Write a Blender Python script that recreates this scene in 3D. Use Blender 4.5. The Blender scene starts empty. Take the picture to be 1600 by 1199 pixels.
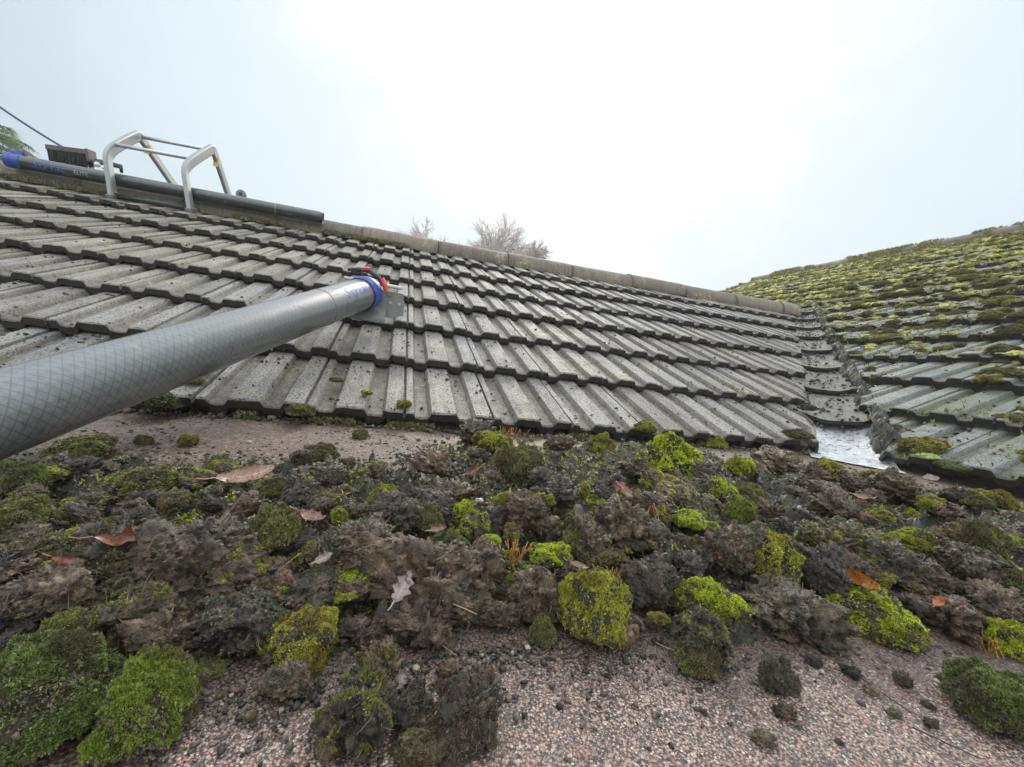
import bpy, bmesh, math, random
import numpy as np
from mathutils import Matrix, Vector

random.seed(7)
rng = np.random.default_rng(7)
S = bpy.context.scene
COL = S.collection

# ------------------------------------------------------------------ camera
R = np.array([[0.958542313, -0.265998002, 0.102184621],
              [-0.092071666, 0.050249809, 0.994483668],
              [0.269665425, 0.962662984, -0.023675688]])     # rows: right, up, forward
FPX = 670.77                                                   # focal length in pixels of a 1600 px wide picture
cd = bpy.data.cameras.new('camera')
cd.sensor_width = 36.0
cd.lens = 36.0 * FPX / 1600.0
cd.clip_start = 0.01
cd.clip_end = 2000
cam = bpy.data.objects.new('camera', cd)
COL.objects.link(cam)
cam.matrix_world = Matrix(((R[0][0], R[1][0], -R[2][0], 0), (R[0][1], R[1][1], -R[2][1], 0), (R[0][2], R[1][2], -R[2][2], 0), (0, 0, 0, 1)))
S.camera = cam


def ray(px, py):
    return R.T @ np.array([(px - 800) / FPX, -(py - 600) / FPX, 1.0])


# ------------------------------------------------------------------ view, world, sun
S.view_settings.view_transform = 'Standard'
S.view_settings.look = 'None'
S.view_settings.exposure = 0.70
S.view_settings.gamma = 1.0
S.view_settings.use_curve_mapping = False

SUN = ray(930, 60)
SUN = SUN / np.linalg.norm(SUN)
SUN_EL = math.asin(SUN[2])
SUN_AZ = math.atan2(SUN[0], SUN[1])

W = bpy.data.worlds.new('World')
S.world = W
W.use_nodes = True
nt = W.node_tree
nt.nodes.clear()


class NB:
    """tiny node builder: n('ShaderNodeX', {input: value or socket}, prop=...)"""

    def __init__(self, tree):
        self.t = tree

    def n(self, typ, ins=None, **props):
        nd = self.t.nodes.new(typ)
        for k, v in props.items():
            setattr(nd, k, v)
        for k, v in (ins or {}).items():
            s = nd.inputs[k]
            if isinstance(v, bpy.types.NodeSocket):
                self.t.links.new(v, s)
            elif isinstance(v, bpy.types.Node):
                self.t.links.new(v.outputs[0], s)
            else:
                s.default_value = v
        return nd

    def ramp(self, fac, stops, interp='LINEAR'):
        nd = self.n('ShaderNodeValToRGB', {0: fac})
        cr = nd.color_ramp
        cr.interpolation = interp
        while len(cr.elements) < len(stops):
            cr.elements.new(0.5)
        for e, (p, c) in zip(cr.elements, stops):
            e.position = p
            if not hasattr(c, '__len__'):
                c = (c, c, c)
            e.color = (c[0], c[1], c[2], 1)
        return nd.outputs[0]

    def noise(self, co, scale, detail=4, rough=0.55, dist=0.0):
        return self.n('ShaderNodeTexNoise', {'Vector': co, 'Scale': scale, 'Detail': detail, 'Roughness': rough, 'Distortion': dist}).outputs[0]

    def mix(self, fac, a, b, typ='MIX'):
        nd = self.n('ShaderNodeMix', {}, data_type='RGBA', blend_type=typ)
        for i, v in ((0, fac), (6, a), (7, b)):
            if isinstance(v, bpy.types.NodeSocket):
                self.t.links.new(v, nd.inputs[i])
            else:
                if i and len(v) == 3:
                    v = (*v, 1)
                nd.inputs[i].default_value = v
        return nd.outputs[2]

    def math(self, op, a, b=0.0, c=0.0, clamp=False):
        nd = self.n('ShaderNodeMath', {0: a, 1: b, 2: c}, operation=op, use_clamp=clamp)
        return nd.outputs[0]


b = NB(nt)
sky = b.n('ShaderNodeTexSky', sky_type='NISHITA', sun_disc=False)
sky.sun_elevation = SUN_EL
sky.sun_rotation = SUN_AZ
sky.air_density = 1.5
sky.dust_density = 3.0
bg_sky = b.n('ShaderNodeBackground', {'Color': sky.outputs[0], 'Strength': 0.06})
# the overcast layer: cloud brightness falls off round the veiled sun, soft cloud noise on top
tc = b.n('ShaderNodeTexCoord')
nrm = b.n('ShaderNodeVectorMath', {0: tc.outputs['Generated']}, operation='NORMALIZE').outputs[0]
dot = b.n('ShaderNodeVectorMath', {0: nrm, 1: tuple(SUN)}, operation='DOT_PRODUCT').outputs['Value']
cl = b.n('ShaderNodeTexNoise', {'Vector': nrm, 'Scale': 2.6, 'Detail': 4.0, 'Roughness': 0.55, 'Distortion': 0.6}).outputs[0]
cl = b.math('MULTIPLY_ADD', cl, 0.30, -0.15)
q = b.math('ADD', dot, cl)
cloud = b.ramp(q, [(0.0, (0.55, 0.59, 0.62)), (0.58, (0.37, 0.44, 0.485)), (0.74, (0.47, 0.55, 0.60)), (0.88, (0.555, 0.61, 0.64)), (0.985, (0.78, 0.785, 0.79))])
# an overcast sky is brightest overhead
sepn = b.n('ShaderNodeSeparateXYZ', {0: nrm})
zen = b.ramp(sepn.outputs[2], [(0.62, 0.0), (0.92, 1.0)])
rear = b.ramp(b.math('MULTIPLY_ADD', sepn.outputs[1], -0.5, 0.5), [(0.42, 0.0), (0.62, 1.0)])
gain = b.math('ADD', b.math('MULTIPLY_ADD', zen, 1.5, 1.0), b.math('MULTIPLY', rear, 1.35))
bg_cloud = b.n('ShaderNodeBackground', {'Color': cloud, 'Strength': gain})
mx = b.n('ShaderNodeMixShader', {0: 0.92, 1: bg_sky.outputs[0], 2: bg_cloud.outputs[0]})
b.n('ShaderNodeOutputWorld', {'Surface': mx.outputs[0]})

sl = bpy.data.lights.new('sun', 'SUN')
sl.energy = 1.25
sl.angle = math.radians(24)
sl.color = (1.0, 0.95, 0.88)
so = bpy.data.objects.new('sun', sl)
so.rotation_euler = Vector(tuple(SUN)).to_track_quat('Z', 'Y').to_euler()
so.location = (0, 0, 30)
COL.objects.link(so)

# ------------------------------------------------------------------ numpy noise
_perm = np.random.default_rng(3).permutation(256)
_perm = np.concatenate([_perm, _perm, _perm])
_grad = np.random.default_rng(4).normal(size=(256, 3))
_grad /= np.linalg.norm(_grad, axis=1)[:, None]


def perlin(p):
    p = np.asarray(p, float)
    i = np.floor(p).astype(int)
    f = p - i
    w = f * f * f * (f * (f * 6 - 15) + 10)
    i &= 255
    out = 0
    for dx in (0, 1):
        for dy in (0, 1):
            for dz in (0, 1):
                h = _perm[_perm[_perm[(i[:, 0] + dx) & 255] + ((i[:, 1] + dy) & 255)] + ((i[:, 2] + dz) & 255)]
                g = _grad[h]
                d = g[:, 0] * (f[:, 0] - dx) + g[:, 1] * (f[:, 1] - dy) + g[:, 2] * (f[:, 2] - dz)
                ww = (w[:, 0] if dx else 1 - w[:, 0]) * (w[:, 1] if dy else 1 - w[:, 1]) * (w[:, 2] if dz else 1 - w[:, 2])
                out = out + d * ww
    return out * 1.6


def fbm(p, octv=4, lac=2.1, gain=0.5, billow=False):
    a, s, r = 1.0, 0, 0
    for k in range(octv):
        v = perlin(p + 17.3 * k)
        if billow:
            v = np.abs(v) * 2 - 0.5
        r = r + a * v
        s += a
        p = p * lac
        a *= gain
    return r / s


# ------------------------------------------------------------------ mesh helpers
def mesh_data(name, V, F, mats, attrs=None, smooth=False, mi=None):
    """F: one (M,3)/(M,4) array or a list of them"""
    if not isinstance(F, list):
        F = [F]
    F = [np.asarray(f, int) for f in F if len(f)]
    me = bpy.data.meshes.new(name)
    V = np.asarray(V, np.float32)
    me.vertices.add(len(V))
    me.vertices.foreach_set('co', V.ravel())
    li = np.concatenate([f.ravel() for f in F]).astype(np.int32)
    tot = np.concatenate([np.full(len(f), f.shape[1]) for f in F]).astype(np.int32)
    st = np.concatenate([[0], np.cumsum(tot)[:-1]]).astype(np.int32)
    me.loops.add(len(li))
    me.loops.foreach_set('vertex_index', li)
    me.polygons.add(len(tot))
    me.polygons.foreach_set('loop_start', st)
    me.polygons.foreach_set('loop_total', tot)
    me.polygons.foreach_set('use_smooth', np.full(len(tot), bool(smooth)))
    if mi is not None:
        me.polygons.foreach_set('material_index', np.asarray(mi, np.int32))
    for k, v in (attrs or {}).items():
        a = me.attributes.new(k, 'FLOAT', 'POINT')
        a.data.foreach_set('value', np.asarray(v, np.float32))
    for m in (mats if isinstance(mats, (list, tuple)) else [mats]):
        me.materials.append(m)
    me.update(calc_edges=True)
    me.validate()
    return me


def link(name, me, parent=None):
    o = bpy.data.objects.new(name, me)
    COL.objects.link(o)
    if parent is not None:
        o.parent = parent
    return o


def obj(name, V, F, mats, parent=None, **kw):
    """V in world coordinates; the parent Empty's place is subtracted"""
    V = np.asarray(V, float)
    if parent is not None:
        q = parent
        while q is not None:
            V = V - np.array(q.location)
            q = q.parent
    return link(name, mesh_data(name, V, F, mats, **kw), parent)


def thing(name, label, cat, loc=(0, 0, 0), group=None):
    o = bpy.data.objects.new(name, None)
    o.empty_display_size = 0.05
    COL.objects.link(o)
    o.location = loc
    return tag(o, label, cat, group)


def tag(o, label=None, cat=None, group=None, kind=None):
    if label:
        o['label'] = label
    if cat:
        o['category'] = cat
    if group:
        o['group'] = group
    if kind:
        o['kind'] = kind
    return o


def join(parts):
    """[(V, F(list or array))] -> V, [tris, quads]"""
    Vs, T, Q, off = [], [], [], 0
    for V, F in parts:
        Vs.append(V)
        for f in (F if isinstance(F, list) else [F]):
            f = np.asarray(f, int)
            if len(f) == 0:
                continue
            (T if f.shape[1] == 3 else Q).append(f + off)
        off += len(V)
    out = []
    if T:
        out.append(np.concatenate(T))
    if Q:
        out.append(np.concatenate(Q))
    return np.concatenate(Vs), out


def box(c, ax, ay, az, bev=0.0):
    """box centred at c with half-axis vectors ax, ay, az, chamfered by the fraction bev"""
    bm = bmesh.new()
    bmesh.ops.create_cube(bm, size=2)
    if bev:
        l = min(np.linalg.norm(ax), np.linalg.norm(ay), np.linalg.norm(az))
        for v in bm.verts:
            v.co = Vector((v.co.x * np.linalg.norm(ax), v.co.y * np.linalg.norm(ay), v.co.z * np.linalg.norm(az)))
        bmesh.ops.bevel(bm, geom=list(bm.edges), offset=l * bev, segments=2, affect='EDGES', profile=0.6)
        ax, ay, az = (np.asarray(a) / np.linalg.norm(a) for a in (ax, ay, az))
    bm.verts.index_update()
    V = np.array([v.co[:] for v in bm.verts])
    T = [[v.index for v in f.verts] for f in bm.faces if len(f.verts) == 3]
    Q = [[v.index for v in f.verts] for f in bm.faces if len(f.verts) == 4]
    bm.free()
    M = np.array([ax, ay, az])
    return V @ M + np.asarray(c), [np.array(T).reshape(-1, 3), np.array(Q).reshape(-1, 4)]


def frames(P):
    P = np.asarray(P, float)
    T = np.gradient(P, axis=0)
    T /= np.linalg.norm(T, axis=1)[:, None] + 1e-12
    up = np.array([0, 0, 1.0])
    if abs(T[0] @ up) > 0.9:
        up = np.array([1.0, 0, 0])
    N = []
    n = np.cross(up, T[0])
    n /= np.linalg.norm(n)
    for t in T:
        n = n - t * (n @ t)
        n /= np.linalg.norm(n) + 1e-12
        N.append(n)
    N = np.array(N)
    return T, N, np.cross(T, N)


def tube(P, r, sides=12, caps=True, sx=1.0, prof=None):
    """tube along the points P with radius r (number or per point); prof: (k,2) closed outline instead of a circle"""
    P = np.asarray(P, float)
    r = np.broadcast_to(np.asarray(r, float), (len(P),))
    T, N, B = frames(P)
    if prof is None:
        a = np.linspace(0, 2 * np.pi, sides, endpoint=False)
        prof = np.stack([np.cos(a) * sx, np.sin(a)], 1)
    prof = np.asarray(prof)
    k = len(prof)
    V = (P[:, None, :] + r[:, None, None] * (prof[None, :, 0, None] * N[:, None, :] + prof[None, :, 1, None] * B[:, None, :])).reshape(-1, 3)
    i = np.arange(len(P) - 1)[:, None] * k
    j = np.arange(k)[None, :]
    j2 = (j + 1) % k
    Q = np.stack([i + j, i + j2, i + k + j2, i + k + j], -1).reshape(-1, 4)
    F = [Q]
    if caps:
        V = np.concatenate([V, P[:1], P[-1:]])
        c0, c1 = len(V) - 2, len(V) - 1
        o = (len(P) - 1) * k
        jj = np.arange(k)
        jn = (jj + 1) % k
        F.append(np.concatenate([np.stack([np.full(k, c0), jn, jj], 1), np.stack([np.full(k, c1), o + jj, o + jn], 1)]))
    return V, F


def grid_faces(n, m):
    i = np.arange(n - 1)[:, None] * m
    j = np.arange(m - 1)[None, :]
    return np.stack([i + j, i + j + 1, i + m + j + 1, i + m + j], -1).reshape(-1, 4)


_ico = {}


def ico(sub):
    if sub not in _ico:
        bm = bmesh.new()
        bmesh.ops.create_icosphere(bm, subdivisions=sub, radius=1)
        bm.verts.index_update()
        _ico[sub] = (np.array([v.co[:] for v in bm.verts]), np.array([[v.index for v in f.verts] for f in bm.faces]))
        bm.free()
    V, F = _ico[sub]
    return V.copy(), F


# ------------------------------------------------------------------ materials
def new_mat(name):
    m = bpy.data.materials.new(name)
    m.use_nodes = True
    m.node_tree.nodes.clear()
    return m, NB(m.node_tree)


def finish(b, color, rough=0.6, bump=None, bstr=0.5, bdist=0.002, spec=0.5, metal=0.0, coat=0.0, extra=None):
    ins = {'Base Color': color if isinstance(color, bpy.types.NodeSocket) else (*color, 1), 'Roughness': rough, 'Metallic': metal, 'Specular IOR Level': spec, 'Coat Weight': coat}
    if bump is not None:
        ins['Normal'] = b.n('ShaderNodeBump', {'Height': bump, 'Strength': bstr, 'Distance': bdist}).outputs[0]
    ins.update(extra or {})
    p = b.n('ShaderNodeBsdfPrincipled', ins)
    b.n('ShaderNodeOutputMaterial', {'Surface': p.outputs[0]})
    return p


def simple(name, col, rough=0.5, metal=0.0, var=0.25, scale=60, spec=0.5, bump=0.0, coat=0.0):
    m, b = new_mat(name)
    co = b.n('ShaderNodeTexCoord').outputs['Object']
    nz = b.noise(co, scale, 5, 0.6)
    c = b.mix(b.ramp(nz, [(0.3, 0), (0.7, 1)]), tuple(x * (1 - var) for x in col), tuple(min(1, x * (1 + var)) for x in col))
    rr = b.math('MULTIPLY_ADD', nz, 0.3, rough - 0.15)
    finish(b, c, rr, bump=nz if bump else None, bstr=bump, metal=metal, spec=spec, coat=coat)
    return m


def attr(b, name):
    return b.n('ShaderNodeAttribute', attribute_name=name).outputs['Fac']


def tile_material(name, base, warm, dirt, mossy=0.0, lichen=False):
    m, b = new_mat(name)
    co = b.n('ShaderNodeTexCoord').outputs['Object']
    rnd, tail, low = attr(b, 'rnd'), attr(b, 'tail'), attr(b, 'low')
    big = b.noise(co, 3.0, 4, 0.6)
    mid = b.noise(co, 28.0, 5, 0.65)
    fine = b.noise(co, 420.0, 3, 0.6)
    vor = b.n('ShaderNodeTexVoronoi', {'Vector': co, 'Scale': 300.0}, feature='F1')
    pos_ = b.n('ShaderNodeSeparateXYZ', {0: co})
    c = b.mix(b.ramp(big, [(0.35, 0), (0.68, 1)]), base, warm)
    if lichen:
        # the left, upper part of the slope carries a thin film of ochre lichen
        lf = b.math('MULTIPLY', b.ramp(b.math('ADD', b.math('MULTIPLY', attr(b, 'film'), 1.0), b.math('MULTIPLY_ADD', big, 0.8, -0.4)), [(0.25, 0), (0.8, 1)]), b.ramp(b.noise(co, 35.0, 5, 0.7), [(0.3, 0.3), (0.65, 1)]))
        c = b.mix(b.math('MULTIPLY', lf, 0.75), c, (0.30, 0.255, 0.175))
    c = b.mix(1.0, c, b.ramp(rnd, [(0, 0.74), (1, 1.18)]), 'MULTIPLY')
    c = b.mix(1.0, c, b.ramp(mid, [(0.25, 0.72), (0.5, 0.98), (0.75, 1.22)]), 'MULTIPLY')
    # sandy grain: pale grains and dark pits
    c = b.mix(b.ramp(fine, [(0.56, 0), (0.66, 0.65)]), c, (0.48, 0.46, 0.44))
    pit = b.noise(co, 240.0, 3, 0.6)
    c = b.mix(b.ramp(pit, [(0.41, 0.9), (0.46, 0.0)]), c, (0.035, 0.03, 0.026))
    # rain streaks down the slope
    st_ = b.n('ShaderNodeVectorMath', {0: co, 1: (75.0, 5.0, 5.0)}, operation='MULTIPLY').outputs[0]
    c = b.mix(1.0, c, b.ramp(b.noise(st_, 1.0, 4, 0.6), [(0.3, 0.72), (0.55, 1.0), (0.75, 1.12)]), 'MULTIPLY')
    # silt lying in the channels
    lowm = b.math('MULTIPLY', low, b.ramp(b.noise(co, 45.0, 5, 0.7), [(0.34, 0.25), (0.60, 1.0)]))
    c = b.mix(b.math('MULTIPLY', lowm, 0.8), c, dirt)
    # cream and ochre lichen
    lm = b.math('MULTIPLY', b.ramp(b.noise(co, 5.5, 3, 0.5), [(0.60, 0), (0.70, 1)]), b.ramp(b.noise(co, 90.0, 4, 0.7), [(0.5, 0), (0.58, 1)]))
    c = b.mix(b.math('MULTIPLY', lm, 0.8), c, (0.42, 0.36, 0.17))
    if mossy:
        mm = b.math('MULTIPLY', b.ramp(b.noise(co, 9.0, 4, 0.6), [(0.44, 0), (0.58, 1)]), b.ramp(b.noise(co, 70.0, 4, 0.7), [(0.40, 0), (0.55, 1)]))
        c = b.mix(b.math('MULTIPLY', mm, mossy), c, (0.10, 0.11, 0.025))
    # grime in blotches and runs
    gr = b.math('MULTIPLY', b.ramp(b.noise(co, 14.0, 5, 0.7), [(0.5, 0), (0.66, 1)]), b.ramp(b.noise(co, 120.0, 4, 0.7), [(0.38, 0.2), (0.6, 1)]))
    c = b.mix(b.math('MULTIPLY', gr, 0.55), c, dirt)
    # butt ends: black algae stain, with their shade painted in as well
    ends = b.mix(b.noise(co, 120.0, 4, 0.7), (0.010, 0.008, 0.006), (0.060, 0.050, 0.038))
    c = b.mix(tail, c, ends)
    rough = b.ramp(mid, [(0.3, 0.50), (0.7, 0.80)])
    h = b.math('ADD', b.math('MULTIPLY', fine, 0.6), b.math('ADD', b.math('MULTIPLY', b.ramp(pit, [(0.33, 0), (0.45, 1)]), 0.7), b.math('MULTIPLY', mid, 0.6)))
    finish(b, c, rough, bump=h, bstr=0.6, bdist=0.0025, spec=0.4)
    return m


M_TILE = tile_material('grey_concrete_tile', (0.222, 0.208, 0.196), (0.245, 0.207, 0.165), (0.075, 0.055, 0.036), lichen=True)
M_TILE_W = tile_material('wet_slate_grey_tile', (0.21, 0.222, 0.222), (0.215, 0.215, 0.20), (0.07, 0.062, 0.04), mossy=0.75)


def m_felt():
    m, b = new_mat('mineral_felt')
    co = b.n('ShaderNodeTexCoord').outputs['Object']
    wob = b.n('ShaderNodeVectorMath', {0: co, 1: (0, 0, 0)}, operation='ADD').outputs[0]
    v = b.n('ShaderNodeTexVoronoi', {'Vector': wob, 'Scale': 700.0, 'Randomness': 1.0}, feature='F1')
    v2 = b.n('ShaderNodeTexVoronoi', {'Vector': wob, 'Scale': 930.0, 'Randomness': 1.0}, feature='F1')
    cc = b.n('ShaderNodeSeparateColor', {0: v.outputs['Color']})
    cc2 = b.n('ShaderNodeSeparateColor', {0: v2.outputs['Color']})
    pal = [(0.0, (0.05, 0.045, 0.045)), (0.18, (0.13, 0.075, 0.065)), (0.36, (0.32, 0.145, 0.105)), (0.50, (0.40, 0.24, 0.18)), (0.64, (0.30, 0.235, 0.205)), (0.78, (0.48, 0.345, 0.265)), (0.90, (0.13, 0.13, 0.14)), (0.95, (0.60, 0.48, 0.40))]
    g1 = b.ramp(cc.outputs[0], pal, 'CONSTANT')
    g2 = b.ramp(cc2.outputs[1], pal, 'CONSTANT')
    sel = b.ramp(cc.outputs[2], [(0.45, 0), (0.46, 1)], 'CONSTANT')
    g = b.mix(sel, g1, g2)
    # bitumen between the grains, silt films
    gap = b.ramp(v.outputs['Distance'], [(0.48, 0), (0.70, 1)])
    g = b.mix(b.math('MULTIPLY', gap, 0.8), g, (0.03, 0.027, 0.027))
    silt = attr(b, 'silt')
    n1 = b.noise(co, 16.0, 6, 0.65)
    n2 = b.noise(co, 110.0, 5, 0.7)
    s = b.math('ADD', b.math('MULTIPLY', n1, 0.9), b.math('ADD', b.math('MULTIPLY', n2, 0.5), b.math('MULTIPLY', silt, 0.30)))
    n3 = b.noise(co, 330.0, 4, 0.75)
    s = b.math('ADD', s, b.math('MULTIPLY_ADD', n3, 0.5, -0.25))
    sm = b.ramp(s, [(0.66, 0.0), (0.84, 0.6), (1.04, 0.86)])
    wetg = b.mix(1.0, g, (0.32, 0.27, 0.24), 'MULTIPLY')
    g = b.mix(sm, g, b.mix(b.ramp(n3, [(0.50, 0), (0.66, 1)]), wetg, b.mix(b.ramp(n3, [(0.3, 0), (0.7, 1)]), (0.020, 0.017, 0.015), (0.125, 0.105, 0.092))))
    far = attr(b, 'far')
    n4 = b.noise(co, 210.0, 4, 0.8)
    n5 = b.noise(co, 60.0, 5, 0.75)
    g = b.mix(b.math('MULTIPLY', far, b.ramp(n2, [(0.3, 0.25), (0.7, 0.8)])), g, b.mix(b.ramp(n1, [(0.3, 0), (0.7, 1)]), (0.065, 0.040, 0.027), (0.195, 0.115, 0.078)))
    g = b.mix(b.math('MULTIPLY', far, b.ramp(n4, [(0.50, 0), (0.555, 0.8)])), g, (0.045, 0.029, 0.021))
    g = b.mix(b.math('MULTIPLY', far, b.ramp(n4, [(0.42, 0.75), (0.47, 0)])), g, (0.36, 0.24, 0.18))
    g = b.mix(b.math('MULTIPLY', far, b.ramp(n5, [(0.47, 0), (0.58, 0.75)])), g, (0.07, 0.052, 0.04))
    h = b.math('MULTIPLY', b.math('SUBTRACT', 0.6, v.outputs['Distance']), b.math('SUBTRACT', 1.0, b.math('MULTIPLY', sm, 0.7)))
    finish(b, g, b.ramp(n1, [(0.3, 0.34), (0.7, 0.6)]), bump=h, bstr=0.9, bdist=0.0012, spec=0.5)
    return m


M_FELT = m_felt()


def m_soil(name, k=1.0, moss=0.0):
    m, b = new_mat(name)
    co = b.n('ShaderNodeTexCoord').outputs['Object']
    if moss >= 0:
        co = b.n('ShaderNodeNewGeometry').outputs['Position']
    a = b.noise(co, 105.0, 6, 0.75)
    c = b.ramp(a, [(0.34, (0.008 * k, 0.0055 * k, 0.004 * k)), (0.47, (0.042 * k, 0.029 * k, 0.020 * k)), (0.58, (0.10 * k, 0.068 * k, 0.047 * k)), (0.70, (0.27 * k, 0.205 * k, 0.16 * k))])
    f = b.noise(co, 900.0, 3, 0.7)
    c = b.mix(b.ramp(f, [(0.60, 0), (0.72, 0.5)]), c, (0.17 * k, 0.14 * k, 0.115 * k))
    r = b.noise(co, 22.0, 4, 0.6)
    c = b.mix(b.ramp(r, [(0.58, 0), (0.72, 0.55)]), c, (0.10 * k, 0.052 * k, 0.030 * k))
    if moss > 0:
        mm = b.math('MULTIPLY', b.ramp(b.noise(co, 17.0, 5, 0.65), [(0.47, 0), (0.60, 1)]), b.ramp(b.noise(co, 230.0, 4, 0.75), [(0.42, 0), (0.58, 1)]))
        gc = b.mix(b.noise(co, 45.0, 3, 0.5), (0.055, 0.060, 0.014), (0.17, 0.19, 0.025))
        c = b.mix(b.math('MULTIPLY', mm, moss), c, gc)
    if 'clod' in name:
        orn = b.n('ShaderNodeObjectInfo').outputs['Random']
        c = b.mix(1.0, c, b.ramp(orn, [(0.0, (0.40, 0.38, 0.37)), (0.35, (0.75, 0.70, 0.66)), (0.6, (1.25, 0.98, 0.78)), (0.8, (1.0, 1.0, 0.82)), (1.0, (1.9, 1.75, 1.65))]), 'MULTIPLY')
    h = b.math('ADD', b.math('MULTIPLY', b.noise(co, 330.0, 6, 0.75), 1.0), b.math('MULTIPLY', f, 0.35))
    finish(b, c, b.ramp(a, [(0.3, 0.20), (0.7, 0.45)]), bump=h, bstr=0.8, bdist=0.003, spec=0.65)
    return m


M_SOIL = m_soil('wet_shaded_soil', 0.32, 0.75)  # wet soil, colour lowered to paint in the shade between clods
M_CLOD = m_soil('soil_clod', 1.15, 0.25)
def m_crumb():
    m, b = new_mat('soil_crumb')
    co = b.n('ShaderNodeNewGeometry').outputs['Position']
    n = b.noise(co, 500.0, 4, 0.7)
    c = b.ramp(attr(b, 'rnd'), [(0.0, (0.016, 0.013, 0.011)), (0.35, (0.050, 0.040, 0.032)), (0.60, (0.095, 0.075, 0.058)), (0.72, (0.075, 0.072, 0.028)), (0.82, (0.12, 0.062, 0.036)), (0.95, (0.15, 0.12, 0.095)), (0.995, (0.36, 0.31, 0.24))])
    c = b.mix(1.0, c, b.ramp(n, [(0.3, 0.55), (0.7, 1.4)]), 'MULTIPLY')
    finish(b, c, 0.55, bump=n, bstr=0.8, bdist=0.001, spec=0.35)
    return m


M_CRUMB = m_crumb()


def m_moss(name, dark, midc, tip, brown):
    m, b = new_mat(name)
    pos = b.n('ShaderNodeNewGeometry').outputs['Position']
    rnd = attr(b, 'rnd')
    n = b.noise(pos, 75.0, 4, 0.6)
    n2 = b.noise(pos, 28.0, 3, 0.6)
    v = b.math('ADD', b.math('MULTIPLY_ADD', rnd, 0.36, 0.07), b.math('MULTIPLY', n, 0.6))
    c = b.ramp(v, [(0.25, dark), (0.52, midc), (0.85, tip)])
    c = b.mix(b.ramp(n2, [(0.50, 0), (0.62, 0.8)]), c, brown)
    c = b.mix(b.ramp(b.noise(pos, 190.0, 3, 0.6), [(0.56, 0), (0.66, 0.45)]), c, tuple(x * 0.6 for x in brown))
    finish(b, c, 0.55, spec=0.35)
    return m


MOSS = {
    'bright': m_moss('bright_moss', (0.10, 0.14, 0.010), (0.36, 0.43, 0.016), (0.60, 0.66, 0.05), (0.24, 0.21, 0.025)),
    'yellow': m_moss('yellow_green_moss', (0.10, 0.10, 0.014), (0.33, 0.32, 0.03), (0.56, 0.54, 0.08), (0.20, 0.13, 0.035)),
    'olive': m_moss('olive_moss', (0.050, 0.050, 0.018), (0.145, 0.145, 0.038), (0.29, 0.28, 0.08), (0.12, 0.082, 0.042)),
    'dark': m_moss('dark_green_moss', (0.034, 0.042, 0.016), (0.115, 0.150, 0.036), (0.26, 0.33, 0.07), (0.085, 0.070, 0.038)),
    'green': m_moss('mid_green_moss', (0.05, 0.065, 0.012), (0.15, 0.20, 0.022), (0.32, 0.38, 0.05), (0.15, 0.11, 0.04)),
    'roof': m_moss('ochre_green_roof_moss', (0.09, 0.086, 0.016), (0.265, 0.245, 0.034), (0.46, 0.42, 0.07), (0.14, 0.10, 0.04)),
    'dead': m_moss('dead_brown_moss', (0.034, 0.026, 0.020), (0.125, 0.095, 0.068), (0.32, 0.26, 0.19), (0.095, 0.054, 0.032)),
    'grey': m_moss('grey_green_moss', (0.040, 0.044, 0.030), (0.115, 0.12, 0.08), (0.27, 0.275, 0.19), (0.11, 0.078, 0.055)),
}
M_MOSSBASE = simple('moss_peat_base', (0.040, 0.038, 0.016), 0.8, var=0.5, scale=50, spec=0.2)
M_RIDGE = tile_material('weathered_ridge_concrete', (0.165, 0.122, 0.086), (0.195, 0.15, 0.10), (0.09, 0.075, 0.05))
M_MORTAR = simple('weathered_mortar', (0.055, 0.047, 0.034), 0.85, var=0.6, scale=70, bump=0.8)
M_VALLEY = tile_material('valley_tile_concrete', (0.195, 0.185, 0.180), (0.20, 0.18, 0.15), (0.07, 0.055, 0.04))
M_WOOD = simple('dark_eave_board', (0.05, 0.042, 0.035), 0.8, var=0.5, scale=30)
M_ALU = simple('dull_aluminium', (0.27, 0.27, 0.255), 0.5, metal=0.4, var=0.12, scale=40)
M_ALUROD = simple('aluminium_rung', (0.50, 0.49, 0.52), 0.4, metal=0.7, var=0.1, scale=40)
M_STEEL = simple('galvanised_steel_plate', (0.15, 0.148, 0.135), 0.5, metal=0.3, var=0.22, scale=50)
M_BLUE = simple('blue_plastic', (0.028, 0.055, 0.27), 0.35, var=0.2, scale=60)
M_BLUEINK = simple('blue_print', (0.065, 0.11, 0.40), 0.45, var=0.5, scale=160)
M_PALEINK = simple('pale_grey_print', (0.34, 0.36, 0.34), 0.5, var=0.2, scale=200)
M_RED = simple('coral_red_plastic', (0.62, 0.06, 0.055), 0.4, var=0.15, scale=60)
M_BLACK = simple('black_plastic', (0.018, 0.018, 0.02), 0.4, var=0.3, scale=50)
M_BRISTLE = simple('dark_bristles', (0.014, 0.012, 0.011), 0.7, var=0.5, scale=200)
M_BRUSHBOARD = simple('grey_brown_brush_board', (0.10, 0.08, 0.08), 0.6, var=0.3, scale=60)
M_WHITEP = simple('white_plastic', (0.7, 0.7, 0.68), 0.4, var=0.05)
M_ROPE = simple('purple_blue_cord', (0.10, 0.085, 0.22), 0.6, var=0.3, scale=300)
M_YELLOW = simple('yellow_sticker', (0.55, 0.34, 0.05), 0.5, var=0.2, scale=90)
M_RUBBER = simple('black_rubber', (0.03, 0.03, 0.03), 0.7)
M_GROUND = simple('lawn', (0.05, 0.075, 0.025), 0.9, var=0.5, scale=1.5)
M_BRICK = simple('brown_brick_wall', (0.26, 0.14, 0.10), 0.85, var=0.4, scale=12)
M_TWIG = simple('bare_twig_bark', (0.48, 0.39, 0.34), 0.9, var=0.3, scale=4)  # bark lightened: paleness of haze and glare put into the colour
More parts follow.
